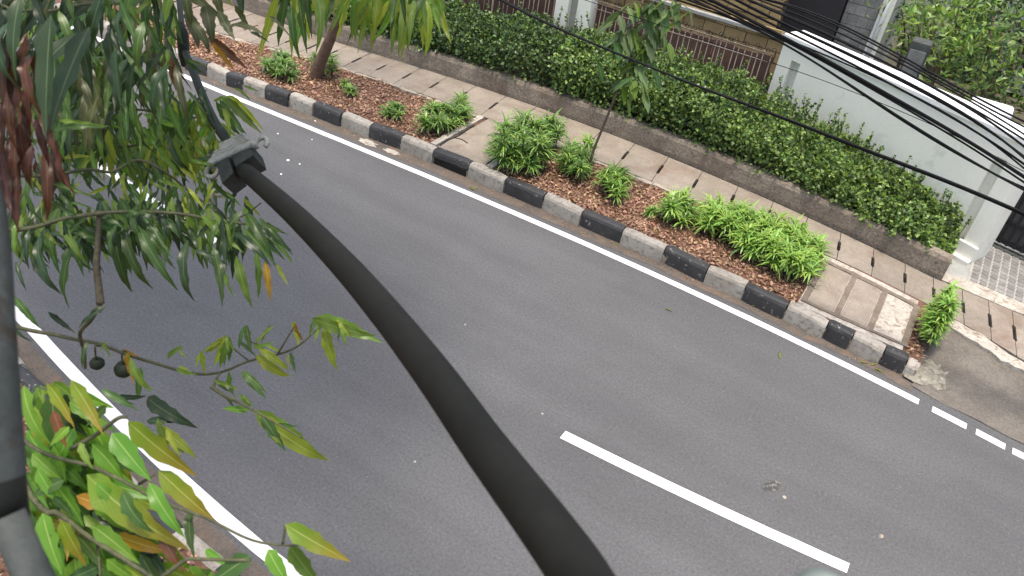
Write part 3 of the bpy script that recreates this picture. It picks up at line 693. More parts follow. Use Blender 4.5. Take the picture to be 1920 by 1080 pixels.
strap_plant('largest bushy clump just right of the cracked pad', patch([(925,305),(935,275),(980,262),(1030,275),(1042,300),(1000,334),(940,322)], 74, (.12, .44)), pw=(.7, .3), L=(.18, .32))
strap_plant('tuft joined to the large clump beside the sapling stem', patch([(1058,310),(1095,300),(1104,322),(1085,345),(1055,330)], 22, (.08, .26)), pw=(.65, .35), L=(.15, .28))
strap_plant('yellow green tuft alone on brown litter right of the sapling', patch([(1128,352),(1158,345),(1172,365),(1150,385),(1125,368)], 17, (.08, .26)), pw=(.4, .6), L=(.13, .25))
strap_plant('tiny pale tuft at the start of the long leafy row', patch([(1216,402),(1226,402),(1228,412),(1216,412)], 2, (.03, .1)), pw=(.3, .7), L=(.1, .18))
strap_plant('medium tuft between the tiny tuft and the long leafy row', patch([(1245,395),(1275,388),(1290,410),(1275,435),(1248,420)], 21, (.08, .24)), pw=(.45, .55), L=(.13, .26))
strap_plant('long row of bright light green plants ending at the framed pad', patch([(1300,415),(1340,412),(1420,440),(1500,468),(1524,490),(1506,538),(1470,530),(1400,488),(1330,455)], 150, (.08, .3)), pw=(.12, .88), L=(.15, .29))
strap_plant('upright bright green bush at the kerb end by the driveway', patch([(1726,612),(1742,606),(1752,628),(1744,655),(1728,650)], 44, (.08, .5)), pw=(.1, .9), L=(.10, .19))

# ------------------------------------------------------------------ dead-leaf litter
def litter(name, fn, n, label, parent=None, col=(.58, .42), size=(.02, .085)):
    P = np.array([fn() for _ in range(n)]); d = randdirs(n); d[:, 2] *= .35; nn = randdirs(n, 1.6); ln = RNG.uniform(*size, n)
    o = leaf_cloud(name, P, d, nn, ln, ln*RNG.uniform(.15, .35, n), [M['litter'], M['litterd']], RNG.choice(2, n, p=col), parent, fold=.5); tag(o, label, 'litter', kind='stuff'); return o
def bedpt():
    while True:
        x = random.uniform(-14, BED_END)
        if P1A-.12 < x < P1B+.3 or P2A-.1 < x < P2B+.08: continue
        t = random.random(); y = KERB(x)+.17+(FP_F(x)-.1-KERB(x)-.17)*t
        if noise.noise(Vector((x*1.1, y*1.1, 5))) < -.28 and random.random() < .6: continue
        return (x, y, .2+.045*noise.noise(Vector((x*2.1, y*2.1, 3)))+random.uniform(.0, .03))
litter('leaf_litter', bedpt, 15000, 'red brown dead leaf litter covering the planting bed')
def vergept():
    x = random.uniform(-10, -1.5); y = NEAR_KERB(x)-.2-random.random()**1.5*2.5; return (x, y, .2+random.uniform(0, .04))
litter('leaf_litter', vergept, 5000, 'brown dead leaves on the camera side verge')
def gutpt():
    x = random.uniform(-12, KX_END); return (x, KERB(x)-.02-abs(random.gauss(0, .07)), .008)
litter('gutter_debris', gutpt, 500, 'thin brown crumbs of leaf debris in the gutter', col=(.6, .4), size=(.01, .03))

# ------------------------------------------------------------------ trees on the far side
st = empty('street_tree', at(590, 150, .2)); tag(st, 'slim leaning tree with reddish brown trunk in the planting bed', 'tree')
b0 = at(590, 150, .15); t1 = aty(612, 90, b0.y); t2 = aty(634, 36, b0.y+.02); dd = (t2-t1)
tp = [b0, b0.lerp(t1, .5)+Vector((-.02, 0, 0)), t1, t2, t2+dd*.8+Vector((0, 0, .15)), t2+dd*1.2+Vector((.05, .1, .9)), t2+dd*1.3+Vector((.0, .1, 1.7))]
mb = MB(); mb.tube(spline(tp, 4), list(np.linspace(.125, .05, 25)), 10); mb.build('trunk', surf('reddish_bark', (.10, .058, .04), (.17, .115, .085), 9, 60, .35, .95, .9, .012), st, smooth=True)
ct = tp[-1]; P = []
for k in range(7):
    a = k*2.4; e = ct+Vector((math.cos(a)*.9, math.sin(a)*.8, random.uniform(.1, .9))); mb = MB(); mb.tube([ct-Vector((0, 0, .5)), ct.lerp(e, .5), e], [.035, .025, .012], 6); mb.build('limb', M['bark'], st, smooth=True)
    for q in range(160): P.append(e+Vector((random.gauss(0, .3), random.gauss(0, .3), random.gauss(.05, .25))))
P = np.array([tuple(p) for p in P]); n = len(P); ln = RNG.uniform(.1, .18, n); o = leaf_cloud('crown', P, randdirs(n, -.6), randdirs(n, .6), ln, ln*.14, [M['hmid'], M['hlight']], RNG.choice(2, n), st); o['kind'] = 'stuff'

def leaf_mesh(name, width, curl, wave, fold, nseg=9, tipn=.75, seed=0):
    """one blade: base at origin, tip at (0,1,0), normal +Z; UV across and along"""
    rs = random.Random(seed); ang = curl*.5; y = z = 0; path = [(0, 0, ang)]
    for i in range(nseg):
        y += math.cos(ang)/nseg; z += math.sin(ang)/nseg; ang -= curl/nseg; path.append((y, z, ang))
    ch = math.hypot(y, z); ca, sa = y/ch, z/ch; V = []; UV = []; F = []; ph = rs.random()*6
    for i, (py, pz, a) in enumerate(path):
        t = i/nseg; yy, zz = (py*ca+pz*sa)/ch, (-py*sa+pz*ca)/ch
        w = width*max(.004/width, (math.sin(math.pi*t**tipn))**.85*(1-.35*t))
        for k, s in enumerate((-1, -.5, 0, .5, 1)):
            wz = wave*width*math.sin(t*17+ph+(1.3 if s > 0 else 0))*abs(s)**2
            ww = w*(1+.12*math.sin(t*31+ph*2+s)) if abs(s) == 1 else w
            V.append((s*ww, yy, zz+fold*w*abs(s)+wz*(w/width))); UV.append((k/4, t))
    for i in range(nseg):
        for k in range(4): F.append((i*5+k, i*5+k+1, (i+1)*5+k+1, (i+1)*5+k))
    me = pymesh(name, V, F, True); ul = me.uv_layers.new(name='UVMap')
    for lp in me.loops: ul.data[lp.index].uv = UV[lp.vertex_index]
    return me
NARROW = [leaf_mesh('narrow_leaf', .078, c, w, f, nseg=12, seed=i) for i, (c, w, f) in enumerate(((.5, .5, .35), (.9, .7, .2), (.3, .55, .6), (1.5, .45, .3), (2.0, .5, .25), (-.6, .6, .4)))]
BROAD = [leaf_mesh('broad_leaf', .16, c, w, f, tipn=.68, seed=10+i) for i, (c, w, f) in enumerate(((.35, .2, .22), (.8, .26, .16), (.15, .18, .3), (1.2, .3, .2), (-.4, .22, .25)))]
OVAL = [leaf_mesh('oval_leaf', .24, c, w, f, tipn=.9, seed=20+i) for i, (c, w, f) in enumerate(((.5, .05, .2), (.8, .08, .12), (.3, .05, .25)))]
LM = {
 'dk': leafmat('leaf_dark_shade', (.022, .046, .019), rib=(.08, .12, .06), trans=.22, vary=.4),  # deep green carries the shade of the upper-left leaves
 'gr': leafmat('leaf_green', (.055, .115, .032), rib=(.17, .24, .09), trans=.35, vary=.35),
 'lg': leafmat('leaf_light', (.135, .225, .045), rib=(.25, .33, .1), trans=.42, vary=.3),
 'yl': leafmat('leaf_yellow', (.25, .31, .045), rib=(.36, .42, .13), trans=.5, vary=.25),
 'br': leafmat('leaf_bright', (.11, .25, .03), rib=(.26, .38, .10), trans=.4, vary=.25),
 'bo': leafmat('leaf_bronze_tip', (.18, .285, .03), tip=(.32, .19, .025), rib=(.36, .4, .12), trans=.4, vary=.2, tipstart=.25),
 'or': leafmat('leaf_orange', (.30, .15, .02), tip=(.38, .17, .02), rib=(.42, .3, .1), trans=.4, vary=.25),
 'bn': leafmat('leaf_dead', (.13, .055, .022), tip=(.2, .08, .02), rib=(.2, .12, .07), trans=.2, vary=.4),
 'sg': leafmat('leaf_sage', (.13, .2, .085), rib=(.25, .33, .18), trans=.3, vary=.3),
 'rd': leafmat('leaf_rust', (.055, .021, .012), tip=(.095, .036, .019), rib=(.12, .055, .03), trans=.25, vary=.4),
 'ol': leafmat('leaf_olive', (.075, .085, .035), rib=(.16, .17, .09), trans=.25, vary=.35),
}
class Tree:
    def __init__(s, root): s.root = root; s.L = []
    def leaf(s, B, T, N, kind, mat, wide=1.0): s.L.append((Vector(B), Vector(T), Vector(N), kind, mat, wide))
    def px(s, b, t, d, kind, mat, wide=1.0, dd=None, tilt=.5):
        """leaf seen from pixel b to pixel t, hanging about d metres off"""
        L = math.hypot(t[0]-b[0], t[1]-b[1])*d/F_PX
        dd = random.uniform(-.1, .45)*L if dd is None else dd
        B = atd(*b, d); T = atd(*t, d+dd); N = -FW+tilt*Vector((random.uniform(-1, 1), random.uniform(-1, 1), random.uniform(-.2, 1)))
        s.leaf(B, T, N, kind, mat, wide)
    def hang(s, B, L, kind, mat, side=None, droop=1.0, wide=1.0):
        sd = side if side is not None else Vector((random.uniform(-1, 1), random.uniform(-1, 1), 0))
        d = (Vector((0, 0, -droop))+sd*.75+Vector((random.gauss(0, .15), random.gauss(0, .15), random.gauss(0, .15)))).normalized()
        N = Vector((sd.x, sd.y, .5))+Vector((random.gauss(0, .4), random.gauss(0, .4), random.gauss(0, .2)))
        s.leaf(B, Vector(B)+d*L, N, kind, mat, wide)
    def twig(s, pts, r0, r1, mat='twig', n=5, name='twig'):
        p = spline(pts, n); m = MB(); m.tube(p, list(np.linspace(r0, r1, len(p))), 6); m.build(name, M[mat], s.root, smooth=True); return p
    def finish(s, cap=300):
        def size(q):
            a, b = pix(q[0]), pix(q[1])
            if a[2] < .1 or b[2] < .1: return 0
            mx, my = (a[0]+b[0])/2, (a[1]+b[1])/2
            inside = -60 < mx < 1980 and -60 < my < 1140
            return math.hypot(a[0]-b[0], a[1]-b[1])*(1 if inside else .05)
        s.L.sort(key=size, reverse=True); base = Vector(s.root.location)
        cache = {}; rest = []
        for i, (B, T, N, kind, mat, wide) in enumerate(s.L):
            y = (T-B); L = y.length; y = y/L; z = (N-y*N.dot(y))
            if z.length < 1e-3: z = y.orthogonal()
            z.normalize(); x = y.cross(z); vs = {'n': NARROW, 'b': BROAD, 'o': OVAL}[kind]; vi = random.randrange(len(vs))
            mt = Matrix(((x.x*L*wide, y.x*L, z.x*L, B.x), (x.y*L*wide, y.y*L, z.y*L, B.y), (x.z*L*wide, y.z*L, z.z*L, B.z), (0, 0, 0, 1)))
            if i < cap:
                key = (kind, vi, mat)
                if key not in cache:
                    me = vs[vi].copy(); me.materials.clear(); me.materials.append(LM[mat]); cache[key] = me
                o = bpy.data.objects.new('leaf', cache[key]); link(o, s.root); o.matrix_basis = Matrix.Translation(-base) @ mt
            else: rest.append((vs[vi], mt, mat))
        if rest:
            names = sorted({m for _, _, m in rest}); V = []; F = []; UV = []; MI = []; T = []
            for me, mt, m in rest:
                n0 = len(V); V += [tuple(mt @ v.co) for v in me.vertices]; tn = random.random(); T += [tn]*len(me.vertices)
                ul = me.uv_layers[0].data
                for p in me.polygons:
                    F.append(tuple(n0+k for k in p.vertices)); MI.append(names.index(m)); UV += [tuple(ul[li].uv) for li in p.loop_indices]
            me = pymesh('foliage', V, F, True); u = me.uv_layers.new(name='UVMap'); u.data.foreach_set('uv', [c for q in UV for c in q])
            a = me.attributes.new('tone', 'FLOAT', 'POINT'); a.data.foreach_set('value', T)
            o = meshobj('foliage', me, [LM[m] for m in names], s.root); me.polygons.foreach_set('material_index', MI); o['kind'] = 'stuff'

# sapling with broad compound leaves
sb = at(1103, 328, .2); sap = empty('sapling', sb); tag(sap, 'thin stemmed sapling with broad drooping leaflets in front of the hedge', 'tree')
T = Tree(sap); Y = sb.y
stem = T.twig([sb, aty(1112, 285, Y), aty(1130, 240, Y), aty(1152, 185, Y+.02), aty(1180, 115, Y+.05), aty(1195, 45, Y+.1), aty(1205, 0, Y+.1)], .024, .014, 'bark', 5, 'stem')
for (a, b, l, cnt) in (((1185,95),(1175,185),.0,9), ((1190,70),(1230,150),.0,10), ((1195,50),(1140,95),.0,9), ((1198,40),(1262,95),.0,10), ((1200,25),(1215,90),.0,8), ((1180,110),(1205,175),.0,9), ((1200,20),(1275,40),0,8), ((1205,5),(1150,40),0,8), ((1160,165),(1195,150),0,5), ((1203,10),(1300,20),0,8), ((1190,60),(1120,115),0,7)):
    A, B = aty(*a, Y+.05), aty(*b, Y+random.uniform(-.35, .25)); mid = A.lerp(B, .5)+Vector((0, 0, .12)); p = T.twig([A, mid, B], .007, .003, 'twig', 6, 'leaf_stalk')
    for k in range(cnt):
        i = int(2+(len(p)-3)*k/(cnt-1)); i = min(i, len(p)-1); sd = Vector(((-1)**k*.9, -.5, 0)); T.hang(p[i], random.uniform(.26, .38), 'o', random.choice(('gr', 'lg', 'sg', 'sg')), sd, 1.0)
T.finish()

# frangipani trees in the garden behind the wall
def garden_tree(base, px_nodes, label, y, nl, mats, lsize=(.1, .22), wid=.17, spread=.36, name='garden_tree', cnt=70, rt=.09):
    b = Vector(base); root = empty(name, b); tag(root, label, 'tree', 'garden trees behind the wall')
    nodes = [aty(a, c, y+dy) for a, c, dy in px_nodes]; fork = b.lerp(sum(nodes, Vector())/len(nodes), .6); P = []
    mb = MB(); mb.tube(spline([b, b.lerp(fork, .5)+Vector((.06, 0, 0)), fork], 5), list(np.linspace(rt, rt*.7, 11)), 9); mb.build('trunk', M['bark'], root, smooth=True)
    for q in nodes:
        mb = MB(); mb.tube(spline([fork, fork.lerp(q, .5)+Vector((random.uniform(-.1, .1), 0, .08)), q], 4), list(np.linspace(rt*.6, rt*.2, 9)), 7); mb.build('limb', M['bark'], root, smooth=True)
        for k in range(cnt): P.append(q+Vector((random.gauss(0, spread), random.gauss(0, spread), random.gauss(0, spread*.8))))
    P = np.array([tuple(p) for p in P]); n = len(P); ln = RNG.uniform(*lsize, n); d = randdirs(n, .1); d[:, 1] -= .2
    o = leaf_cloud('crown', P, d, randdirs(n, .9), ln, ln*wid, [M[m] for m in mats], RNG.choice(len(mats), n), root); o['kind'] = 'stuff'; return root
garden_tree((-.3, 17.0, .2), [(1745,20,0), (1790,90,0), (1810,60,.3), (1770,120,0), (1720,40,.2), (1800,10,.4), (1835,110,0)], 'garden tree with yellow green leaf rosettes behind the wall middle', 17.0, 0, ('hmid', 'hlight', 'strapy'), cnt=150)
garden_tree((1.0, 16.6, .2), [(1850,140,0), (1880,60,.2), (1840,80,.2), (1905,120,.3), (1865,20,.4), (1890,160,0), (1820,150,0)], 'garden tree with dark forked trunk nearest the white booth', 16.6, 0, ('hmid', 'hlight', 'hdark'), cnt=150)
garden_tree((2.3, 18.5, .2), [(1900,30,0), (1925,90,0), (1870,10,.5), (1950,40,0), (1930,140,0)], 'dark leafy garden tree filling the upper right corner', 18.5, 0, ('hdark', 'hmid'), cnt=260, spread=.45)
garden_tree((-1.2, 19.0, .2), [(1690,20,0), (1700,60,0), (1730,70,0), (1760,20,.5)], 'dark leaved shrub tree climbing beside the white downpipe', 18.4, 0, ('hdark', 'hmid'), cnt=170, lsize=(.08, .16), spread=.3, rt=.05)
garden_tree((.6, 21.0, .2), [(1800,30,0), (1840,60,0), (1770,70,0), (1880,90,0), (1720,10,0)], 'far bushy tree in front of the pale house', 21.0, 0, ('hdark', 'hmid', 'hlight'), cnt=220, spread=.5)
# shrubs by the far left fence, behind the foreground leaves
# ------------------------------------------------------------------ overhead wires along the footpath
def wire(px, y, r, label, group='black overhead wires crossing above the white wall'):
    p = [aty(a, b, y) for a, b in px]; x = np.array([q.x for q in p]); c = np.polyfit(x, [q.z for q in p], min(3, len(p)-1))
    xs_ = np.linspace(x.min(), x.max(), 40).tolist(); d0 = p[0]; sl = np.polyval(np.polyder(c), [x.min(), x.max()])
    pts = [(xs_[0]-6, y+.1, float(np.polyval(c, xs_[0])-6*sl[0]*.6))]+[(q, y+.01*math.sin(q*3), float(np.polyval(c, q))) for q in xs_]+[(xs_[-1]+5, y, float(np.polyval(c, xs_[-1])+5*sl[1]))]
    m = MB(); m.tube(pts, r*1.35, 6); o = m.build('overhead_wire', M['wire'], smooth=True, loc=pts[20]); tag(o, label, 'wire', group)
SAME = 'thin black wire in the bundle over the wall top'
wire([(1442,0),(1550,35),(1700,110),(1920,228)], 9.45, .008, 'topmost wire of the bundle above the white wall')
wire([(1424,0),(1560,56),(1700,124),(1920,252)], 9.50, .007, 'wire running second from top along the bright wall coping')
wire([(1402,0),(1500,40),(1650,116),(1800,190),(1915,272)], 9.48, .009, 'wire running third from top across the wall coping')
wire([(1380,0),(1480,50),(1620,118),(1780,200),(1910,286)], 9.55, .008, 'wire running fourth from top across the white wall')
wire([(1358,0),(1470,56),(1600,122),(1750,200),(1910,301)], 9.52, .009, 'wire in the middle of the bundle across the white wall')
wire([(1342,4),(1480,76),(1620,152),(1760,232),(1905,322)], 9.46, .014, 'thickest twisted wire of the bundle across the white wall')
wire([(1338,10),(1480,82),(1620,158),(1760,240),(1905,332)], 9.56, .008, 'wire hugging the thickest twisted wire from below')
wire([(1335,16),(1500,100),(1640,190),(1760,264),(1885,338)], 9.44, .009, 'lower wire parting from the bundle over the wall face')
wire([(1332,20),(1480,88),(1560,140),(1650,197),(1800,292),(1920,352)], 9.5, .008, 'lowest wire of the bundle crossing the wall face')
wire([(1500,136),(1620,180),(1700,213),(1830,275)], 9.6, .003, 'hair thin wire hanging across the blank wall face')
wire([(1300,0),(1400,40),(1480,78),(1560,112),(1700,170),(1900,300)], 9.58, .007, 'wire dipping below the bundle at the tan block wall')
wire([(940,0),(1020,42),(1130,90),(1250,140),(1400,192),(1560,252),(1700,315),(1850,372),(1920,396)], 9.3, .011, 'long single wire crossing in front of the hedge', 'wires in front of the hedge')
wire([(944,0),(1024,42),(1134,90),(1254,143),(1404,196),(1564,256),(1700,318),(1850,376),(1920,400)], 9.32, .008, 'thinner wire wrapped along the long single hedge wire', 'wires in front of the hedge')
wire([(1450,4),(1560,44),(1710,122),(1920,238)], 9.53, .007, 'wire just under the topmost wire of the bundle')
wire([(1412,2),(1540,58),(1690,132),(1800,190),(1920,262)], 9.57, .008, 'wire between the second and third wires of the bundle')
wire([(1392,4),(1500,58),(1640,124),(1790,202),(1915,292)], 9.42, .009, 'wire crossing between the fourth and middle wires of the bundle')
wire([(1350,8),(1490,84),(1610,148),(1770,240),(1910,326)], 9.49, .010, 'dark wire twisted with the thickest wire of the bundle')
# thin bare twig stuck in the bed near the tree
mb = MB(); mb.tube([aty(508, 160, 10.0), aty(530, 140, 10.05), aty(554, 122, 10.1)], .012, 6); o = mb.build('dry_stick', M['bark'], loc=aty(508, 160, 10.0)); tag(o, 'thin dry stick poking over the kerb by the dark tuft', 'stick')

# ------------------------------------------------------------------ small things on the road
def fallen(px, z, L, ang, label, mat='yl'):
    p = at(*px, z); me = NARROW[1].copy(); me.materials.clear(); me.materials.append(LM[mat]); o = bpy.data.objects.new('fallen_leaf', me); link(o)
    o.location = p; o.rotation_euler = (random.uniform(-.1, .1), random.uniform(-.15, .15), ang); o.scale = (L*1.4, L, L*.6); tag(o, label, 'leaf', 'yellow leaves fallen on the road')
fallen((890,356), .02, .13, 1.3, 'yellow leaf in the gutter below the white kerb stone right of the drain')
fallen((897,352), .016, .08, 2.3, 'smaller yellow leaf touching the gutter leaf right of the drain')
fallen((1247,578), .012, .12, -1.5, 'yellow leaf lying alone on the asphalt below the edge line middle', 'yl')
fallen((1463,672), .012, .14, .4, 'yellow leaf lying on the asphalt near the driveway end', 'yl')
fallen((1290,523), .016, .08, 1.0, 'yellow leaf in the gutter below the long leafy row', 'or')
fallen((1420,575), .016, .09, 2.0, 'pale yellow leaf in the gutter left of the framed pad')
fallen((1612,678), .016, .12, -1.2, 'yellow leaf in the gutter below the framed pad')
fallen((1640,690), .018, .13, -1.7, 'yellow leaf heap in the gutter beside the last black kerb stone')
fallen((1634,684), .022, .1, -.6, 'yellow leaf under the heap beside the last black kerb stone', 'bo')
fallen((655,470), .012, .14, 2.4, 'green yellow leaf on the asphalt right of the thick black cable', 'bo')
fallen((1152,460), .016, .08, .6, 'small yellow leaf in the gutter below a black kerb stone', 'yl')
def pebble(px, r, label, mat):
    p = at(*px, 0); v = []; f = []; n = 7; sd = random.random()*9
    for i in range(4):
        for k in range(n):
            a = 2*math.pi*k/n; rr = r*(1, .95, .65, .15)[i]*(1+.35*noise.noise(Vector((math.cos(a)*2+sd, math.sin(a)*2, i)))); v.append((p.x+rr*math.cos(a), p.y+rr*math.sin(a), .001+r*(0, .3, .6, .7)[i]))
    f = [(i*n+k, i*n+(k+1) % n, (i+1)*n+(k+1) % n, (i+1)*n+k) for i in range(3) for k in range(n)]+[tuple(3*n+k for k in range(n))]
    o = MB().add(v, f).build('pebble', mat, loc=p); tag(o, label, 'pebble', 'pebbles on the asphalt')
pebble((540,301), 0.025, 'largest white pebble on the asphalt right of the cable clamp', M['coping'])
pebble((562,308), 0.016, 'white pebble just right of the largest pebble', M['coping'])
pebble((527,327), 0.018, 'white pebble below the largest pebble by the cable', M['coping'])
pebble((521,251), 0.016, 'white pebble between cable clamp and edge line', M['coping'])
pebble((585,262), 0.013, 'small white pebble close to the far edge line', M['coping'])
pebble((591,227), 0.016, 'white pebble in the gutter by a black kerb stone', M['coping'])
pebble((872,609), 0.014, 'pale pebble in the middle of the far lane', M['pale'])
pebble((1017,776), 0.014, 'pale pebble just above the centre line start', M['pale'])
pebble((1470,933), 0.025, 'flat pale stone beside the dark tar scab', M['pale'])
pebble((1652,1006), 0.029, 'flat round pale stone in the lower right of the road', M['pale'])
pebble((778,866), 0.014, 'pale pebble right beside the thick black cable', M['pale'])
c = at(1447, 912, 0); v = []; f = []; n = 20
for k in range(n):
    a = 2*math.pi*k/n; rr = .1*(1+.45*noise.noise(Vector((math.cos(a)*2.5, math.sin(a)*2.5, 3)))); v.append((c.x+.75*rr*math.cos(a)+.4*rr*math.sin(a), c.y+1.1*rr*math.sin(a), .004))
v.append((c.x, c.y, .008)); f = [(k, (k+1) % n, n) for k in range(n)]
o = MB().add(v, f).build('tar_scab', painted('tar', (.03, .03, .03), (.2, .2, .2), .5, .62, 22), loc=c); tag(o, 'dark crusty tar scab on the asphalt above the centre line', 'tar patch')
for k, (a, b, lab) in enumerate((((690,268),.12,'pale mortar splash in the gutter below a black kerb stone'), ((735,285),.1,'smaller pale mortar splash nearer the cracked pad'))):
    c = at(a[0] if isinstance(a, tuple) else a, a[1], 0); v = []; n = 18
    for q in range(n):
        t = 2*math.pi*q/n; rr = b*(1+.6*noise.noise(Vector((math.cos(t)*2.5+k*9, math.sin(t)*2.5, 1)))); v.append((c.x+1.5*rr*math.cos(t), c.y+.7*rr*math.sin(t), .008))
    v.append((c.x, c.y, .016)); o = MB().add(v, [(q, (q+1) % n, n) for q in range(n)]).build('mortar_splash', M['pale'], loc=c); tag(o, lab, 'mortar')

# ------------------------------------------------------------------ thick cable, clamp, mounting arm close to the lens
cp_ = [(1120,1140,.60),(1075,1062,.66),(1000,958,.74),(905,832,.86),(815,705,1.0),(727,592,1.2),(645,497,1.42),(563,413,1.72),(505,360,2.0),(455,318,2.32)]
pts = spline([atd(a, b, d) for a, b, d in cp_], 6); pts = [pts[0]+(pts[0]-pts[1]).normalized()*.8]+pts
m = MB(); m.tube(pts, .0248, 18); tc = m.build('thick_cable', M['rubber'], smooth=True, loc=pts[-1]); tag(tc, 'thick black sheathed cable running from below the lens to the clamp', 'cable')
K = atd(450, 305, 2.34); cl = empty('cable_clamp', K); tag(cl, 'grey ribbed dead end clamp with two eyes holding the thick cable', 'clamp')
sd = (RT*math.cos(R(24))+UP*math.sin(R(24))).normalized(); tp_ = (-RT*math.sin(R(24))+UP*math.cos(R(24))+FW*.45).normalized(); tp_ = (tp_-sd*tp_.dot(sd)).normalized(); ax = sd.cross(tp_)
CM = Matrix(((sd.x, ax.x, tp_.x, K.x), (sd.y, ax.y, tp_.y, K.y), (sd.z, ax.z, tp_.z, K.z), (0, 0, 0, 1))) @ Matrix.Scale(.88, 4)
for a, b, drop in ((-.062, -.016, .085), (-.004, .064, .045)):
    mb = MB(); n0 = [(a, .045, -drop), (b, .05, -drop*.8), (b, -.05, -drop*.7), (a, -.045, -drop*.9), (a*.95, .05, .012), (b, .05, .02), (b, -.05, .02), (a*.95, -.05, .012)]
    mb.add([CM @ Vector(q) for q in n0], [(0,1,2,3),(7,6,5,4),(4,5,1,0),(5,6,2,1),(6,7,3,2),(7,4,0,3)]); mb.build('body', M['clampdark'], cl)
for k in range(6):
    w = .078-.006*k; z0 = -.004+.0155*k; mb = MB()
    mb.tube([CM @ Vector((w*math.cos(t), .058-.006*k-.012*math.sin(t), z0+(.014*math.sin(t)**.7 if 0 < t < 3.14 else 0))) for t in np.linspace(0, math.pi, 14).tolist()], .0068 if k else .0105, 7); mb.build('wrap_rib', M['clampgrey'], cl, smooth=True)
for (cx, cy, rr, a0, a1) in ((.096, .012, .021, -1.2, 3.6), (-.088, -.012, .021, 0, 2*math.pi)):
    mb = MB(); mb.tube([CM @ Vector((cx+rr*math.cos(t), .03, cy+rr*math.sin(t))) for t in np.linspace(a0, a1, 16).tolist()], .0072, 7); mb.build('eye', M['clampgrey'], cl, smooth=True)
mb = MB(); e = atd(397, 352, 2.34); mb.tube([e, e-UP*.03, e-UP*.05+RT*.006], .006, 6); mb.build('bolt', M['clampgrey'], cl, smooth=True)
mb = MB(); mb.tube([e-UP*.02-RT*.025, e-UP*.022+RT*.03], .005, 6); mb.build('bolt', M['clampgrey'], cl, smooth=True)
p2 = spline([atd(448, 300, 2.4), atd(425, 262, 2.45), atd(400, 225, 2.52), atd(374, 165, 2.62), atd(357, 120, 2.7), atd(344, 85, 2.8), atd(338, 20, 3.0), atd(325, -80, 3.4)], 6)
m = MB(); m.tube(p2, list(np.linspace(.0175, .009, len(p2))), 10); o = m.build('messenger_cable', surf('green_black_sheath', (.018, .024, .02), (.035, .045, .037), 15, 90, .3, .6, .3, .002), smooth=True, loc=p2[8]); tag(o, 'dark green black cable rising from the clamp into the leaves', 'cable')
bp = atd(342, 78, 2.75); mb = MB(); mb.tube([bp+Vector((-.0, 0, .07)), bp+Vector((.005, 0, .03)), bp+Vector((0, 0, -.05)), bp+Vector((-.01, 0, -.09))], [.009, .02, .019, .008], 8); o = mb.build('cable_joint', M['clampdark'], smooth=True, loc=bp); tag(o, 'dark lumpy cable joint hanging above the clamp', 'cable joint')
arm = empty('mounting_arm', atd(-30, 700, .6)); tag(arm, 'blurred grey steel pole at the frame edge with dark band and angled strut', 'pole')
m = MB(); m.tube(spline([atd(-160, 100, .62), atd(-108, 280, .62), atd(-72, 430, .62), atd(-57, 640, .62), atd(-42, 850, .62), atd(-34, 985, .62)], 6), .0315, 16); m.build('tube', M['polegrey'], arm, smooth=True)
m = MB(); m.tube([atd(-45, 905, .617), atd(-36, 985, .617)], .0336, 16); m.build('band', M['rubber'], arm, smooth=True)
m = MB(); m.tube([atd(12, 968, .6), atd(44, 1040, .6), atd(134, 1230, .6)], .013, 12); m.build('strut', M['polegrey'], arm, smooth=True)
hd = atd(1560, 1152, .4); housing = MB(); HM = Matrix.Translation(hd) @ (-FW).to_track_quat('Z', 'Y').to_matrix().to_4x4()
housing.lathe([(.001, .016), (.008, .015), (.014, .009), (.0165, 0), (.0165, -.02), (.001, -.022)], HM, 24)
housing.build('knob', flat('pale_plastic', (.26, .3, .28), .6), arm, smooth=True)
m = MB(); m.tube(spline([hd+FW*.02, atd(1480, 1260, .43), atd(900, 1420, .5), atd(300, 1330, .58), atd(112, 1185, .6)], 6), .006, 8); m.build('rod', M['polegrey'], arm, smooth=True)

# ------------------------------------------------------------------ the drooping-leaved tree beside the lens
tb = Vector((-2.35, .1, .15)); ft = empty('drooping_tree', tb); tag(ft, 'tree beside the lens with long drooping wavy green leaves and bronze tips', 'tree')
T = Tree(ft)
m = MB(); m.tube(spline([tb, Vector((-2.3, .12, 2)), Vector((-2.38, .2, 4.2)), Vector((-2.3, .25, 6.2)), Vector((-2.2, .4, 8))], 5), list(np.linspace(.15, .07, 21)), 12); m.build('trunk', M['bark'], ft, smooth=True)
TR = lambda z: Vector((-2.33, .22, z))
def D(l): return [atd(a, b, d) for a, b, d in l]
def limb(z, l, r0, r1, mat='bark'): return T.twig([TR(z)]+D(l), r0, r1, mat, 5, 'branch')
# branches that enter the picture
limb(4.6, [(-120,700,1.5),(60,933,1.34),(110,963,1.32),(167,1007,1.3),(283,1082,1.28),(360,1150,1.3)], 0.0064, 0.0032, 'twig')
limb(4.8, [(-100,760,1.5),(77,847,1.34),(167,873,1.32),(233,903,1.3),(300,940,1.3),(383,970,1.3),(473,1013,1.3),(547,1023,1.3),(572,1015,1.3)], 0.0043, 0.0018, 'twig')
limb(5.0, [(-150,560,2.2),(30,613,2.3),(100,627,2.3),(143,637,2.3),(187,645,2.3),(233,663,2.28),(287,680,2.26),(360,700,2.25),(413,698,2.25),(467,677,2.24),(520,665,2.22),(560,648,2.2),(600,612,2.2)], 0.0064, 0.0026, 'twig')
limb(5.4, [(-150,420,1.9),(0,430,1.85),(60,427,1.85),(120,410,1.85),(187,400,1.85),(240,397,1.87),(330,400,1.9),(400,412,1.92),(460,420,1.95)], 0.0064, 0.0032, 'twig')
limb(5.8, [(-150,230,2.2),(40,262,2.3),(172,270,2.5),(230,275,2.5),(262,271,2.52),(300,262,2.55)], 0.0064, 0.0038, 'twig')
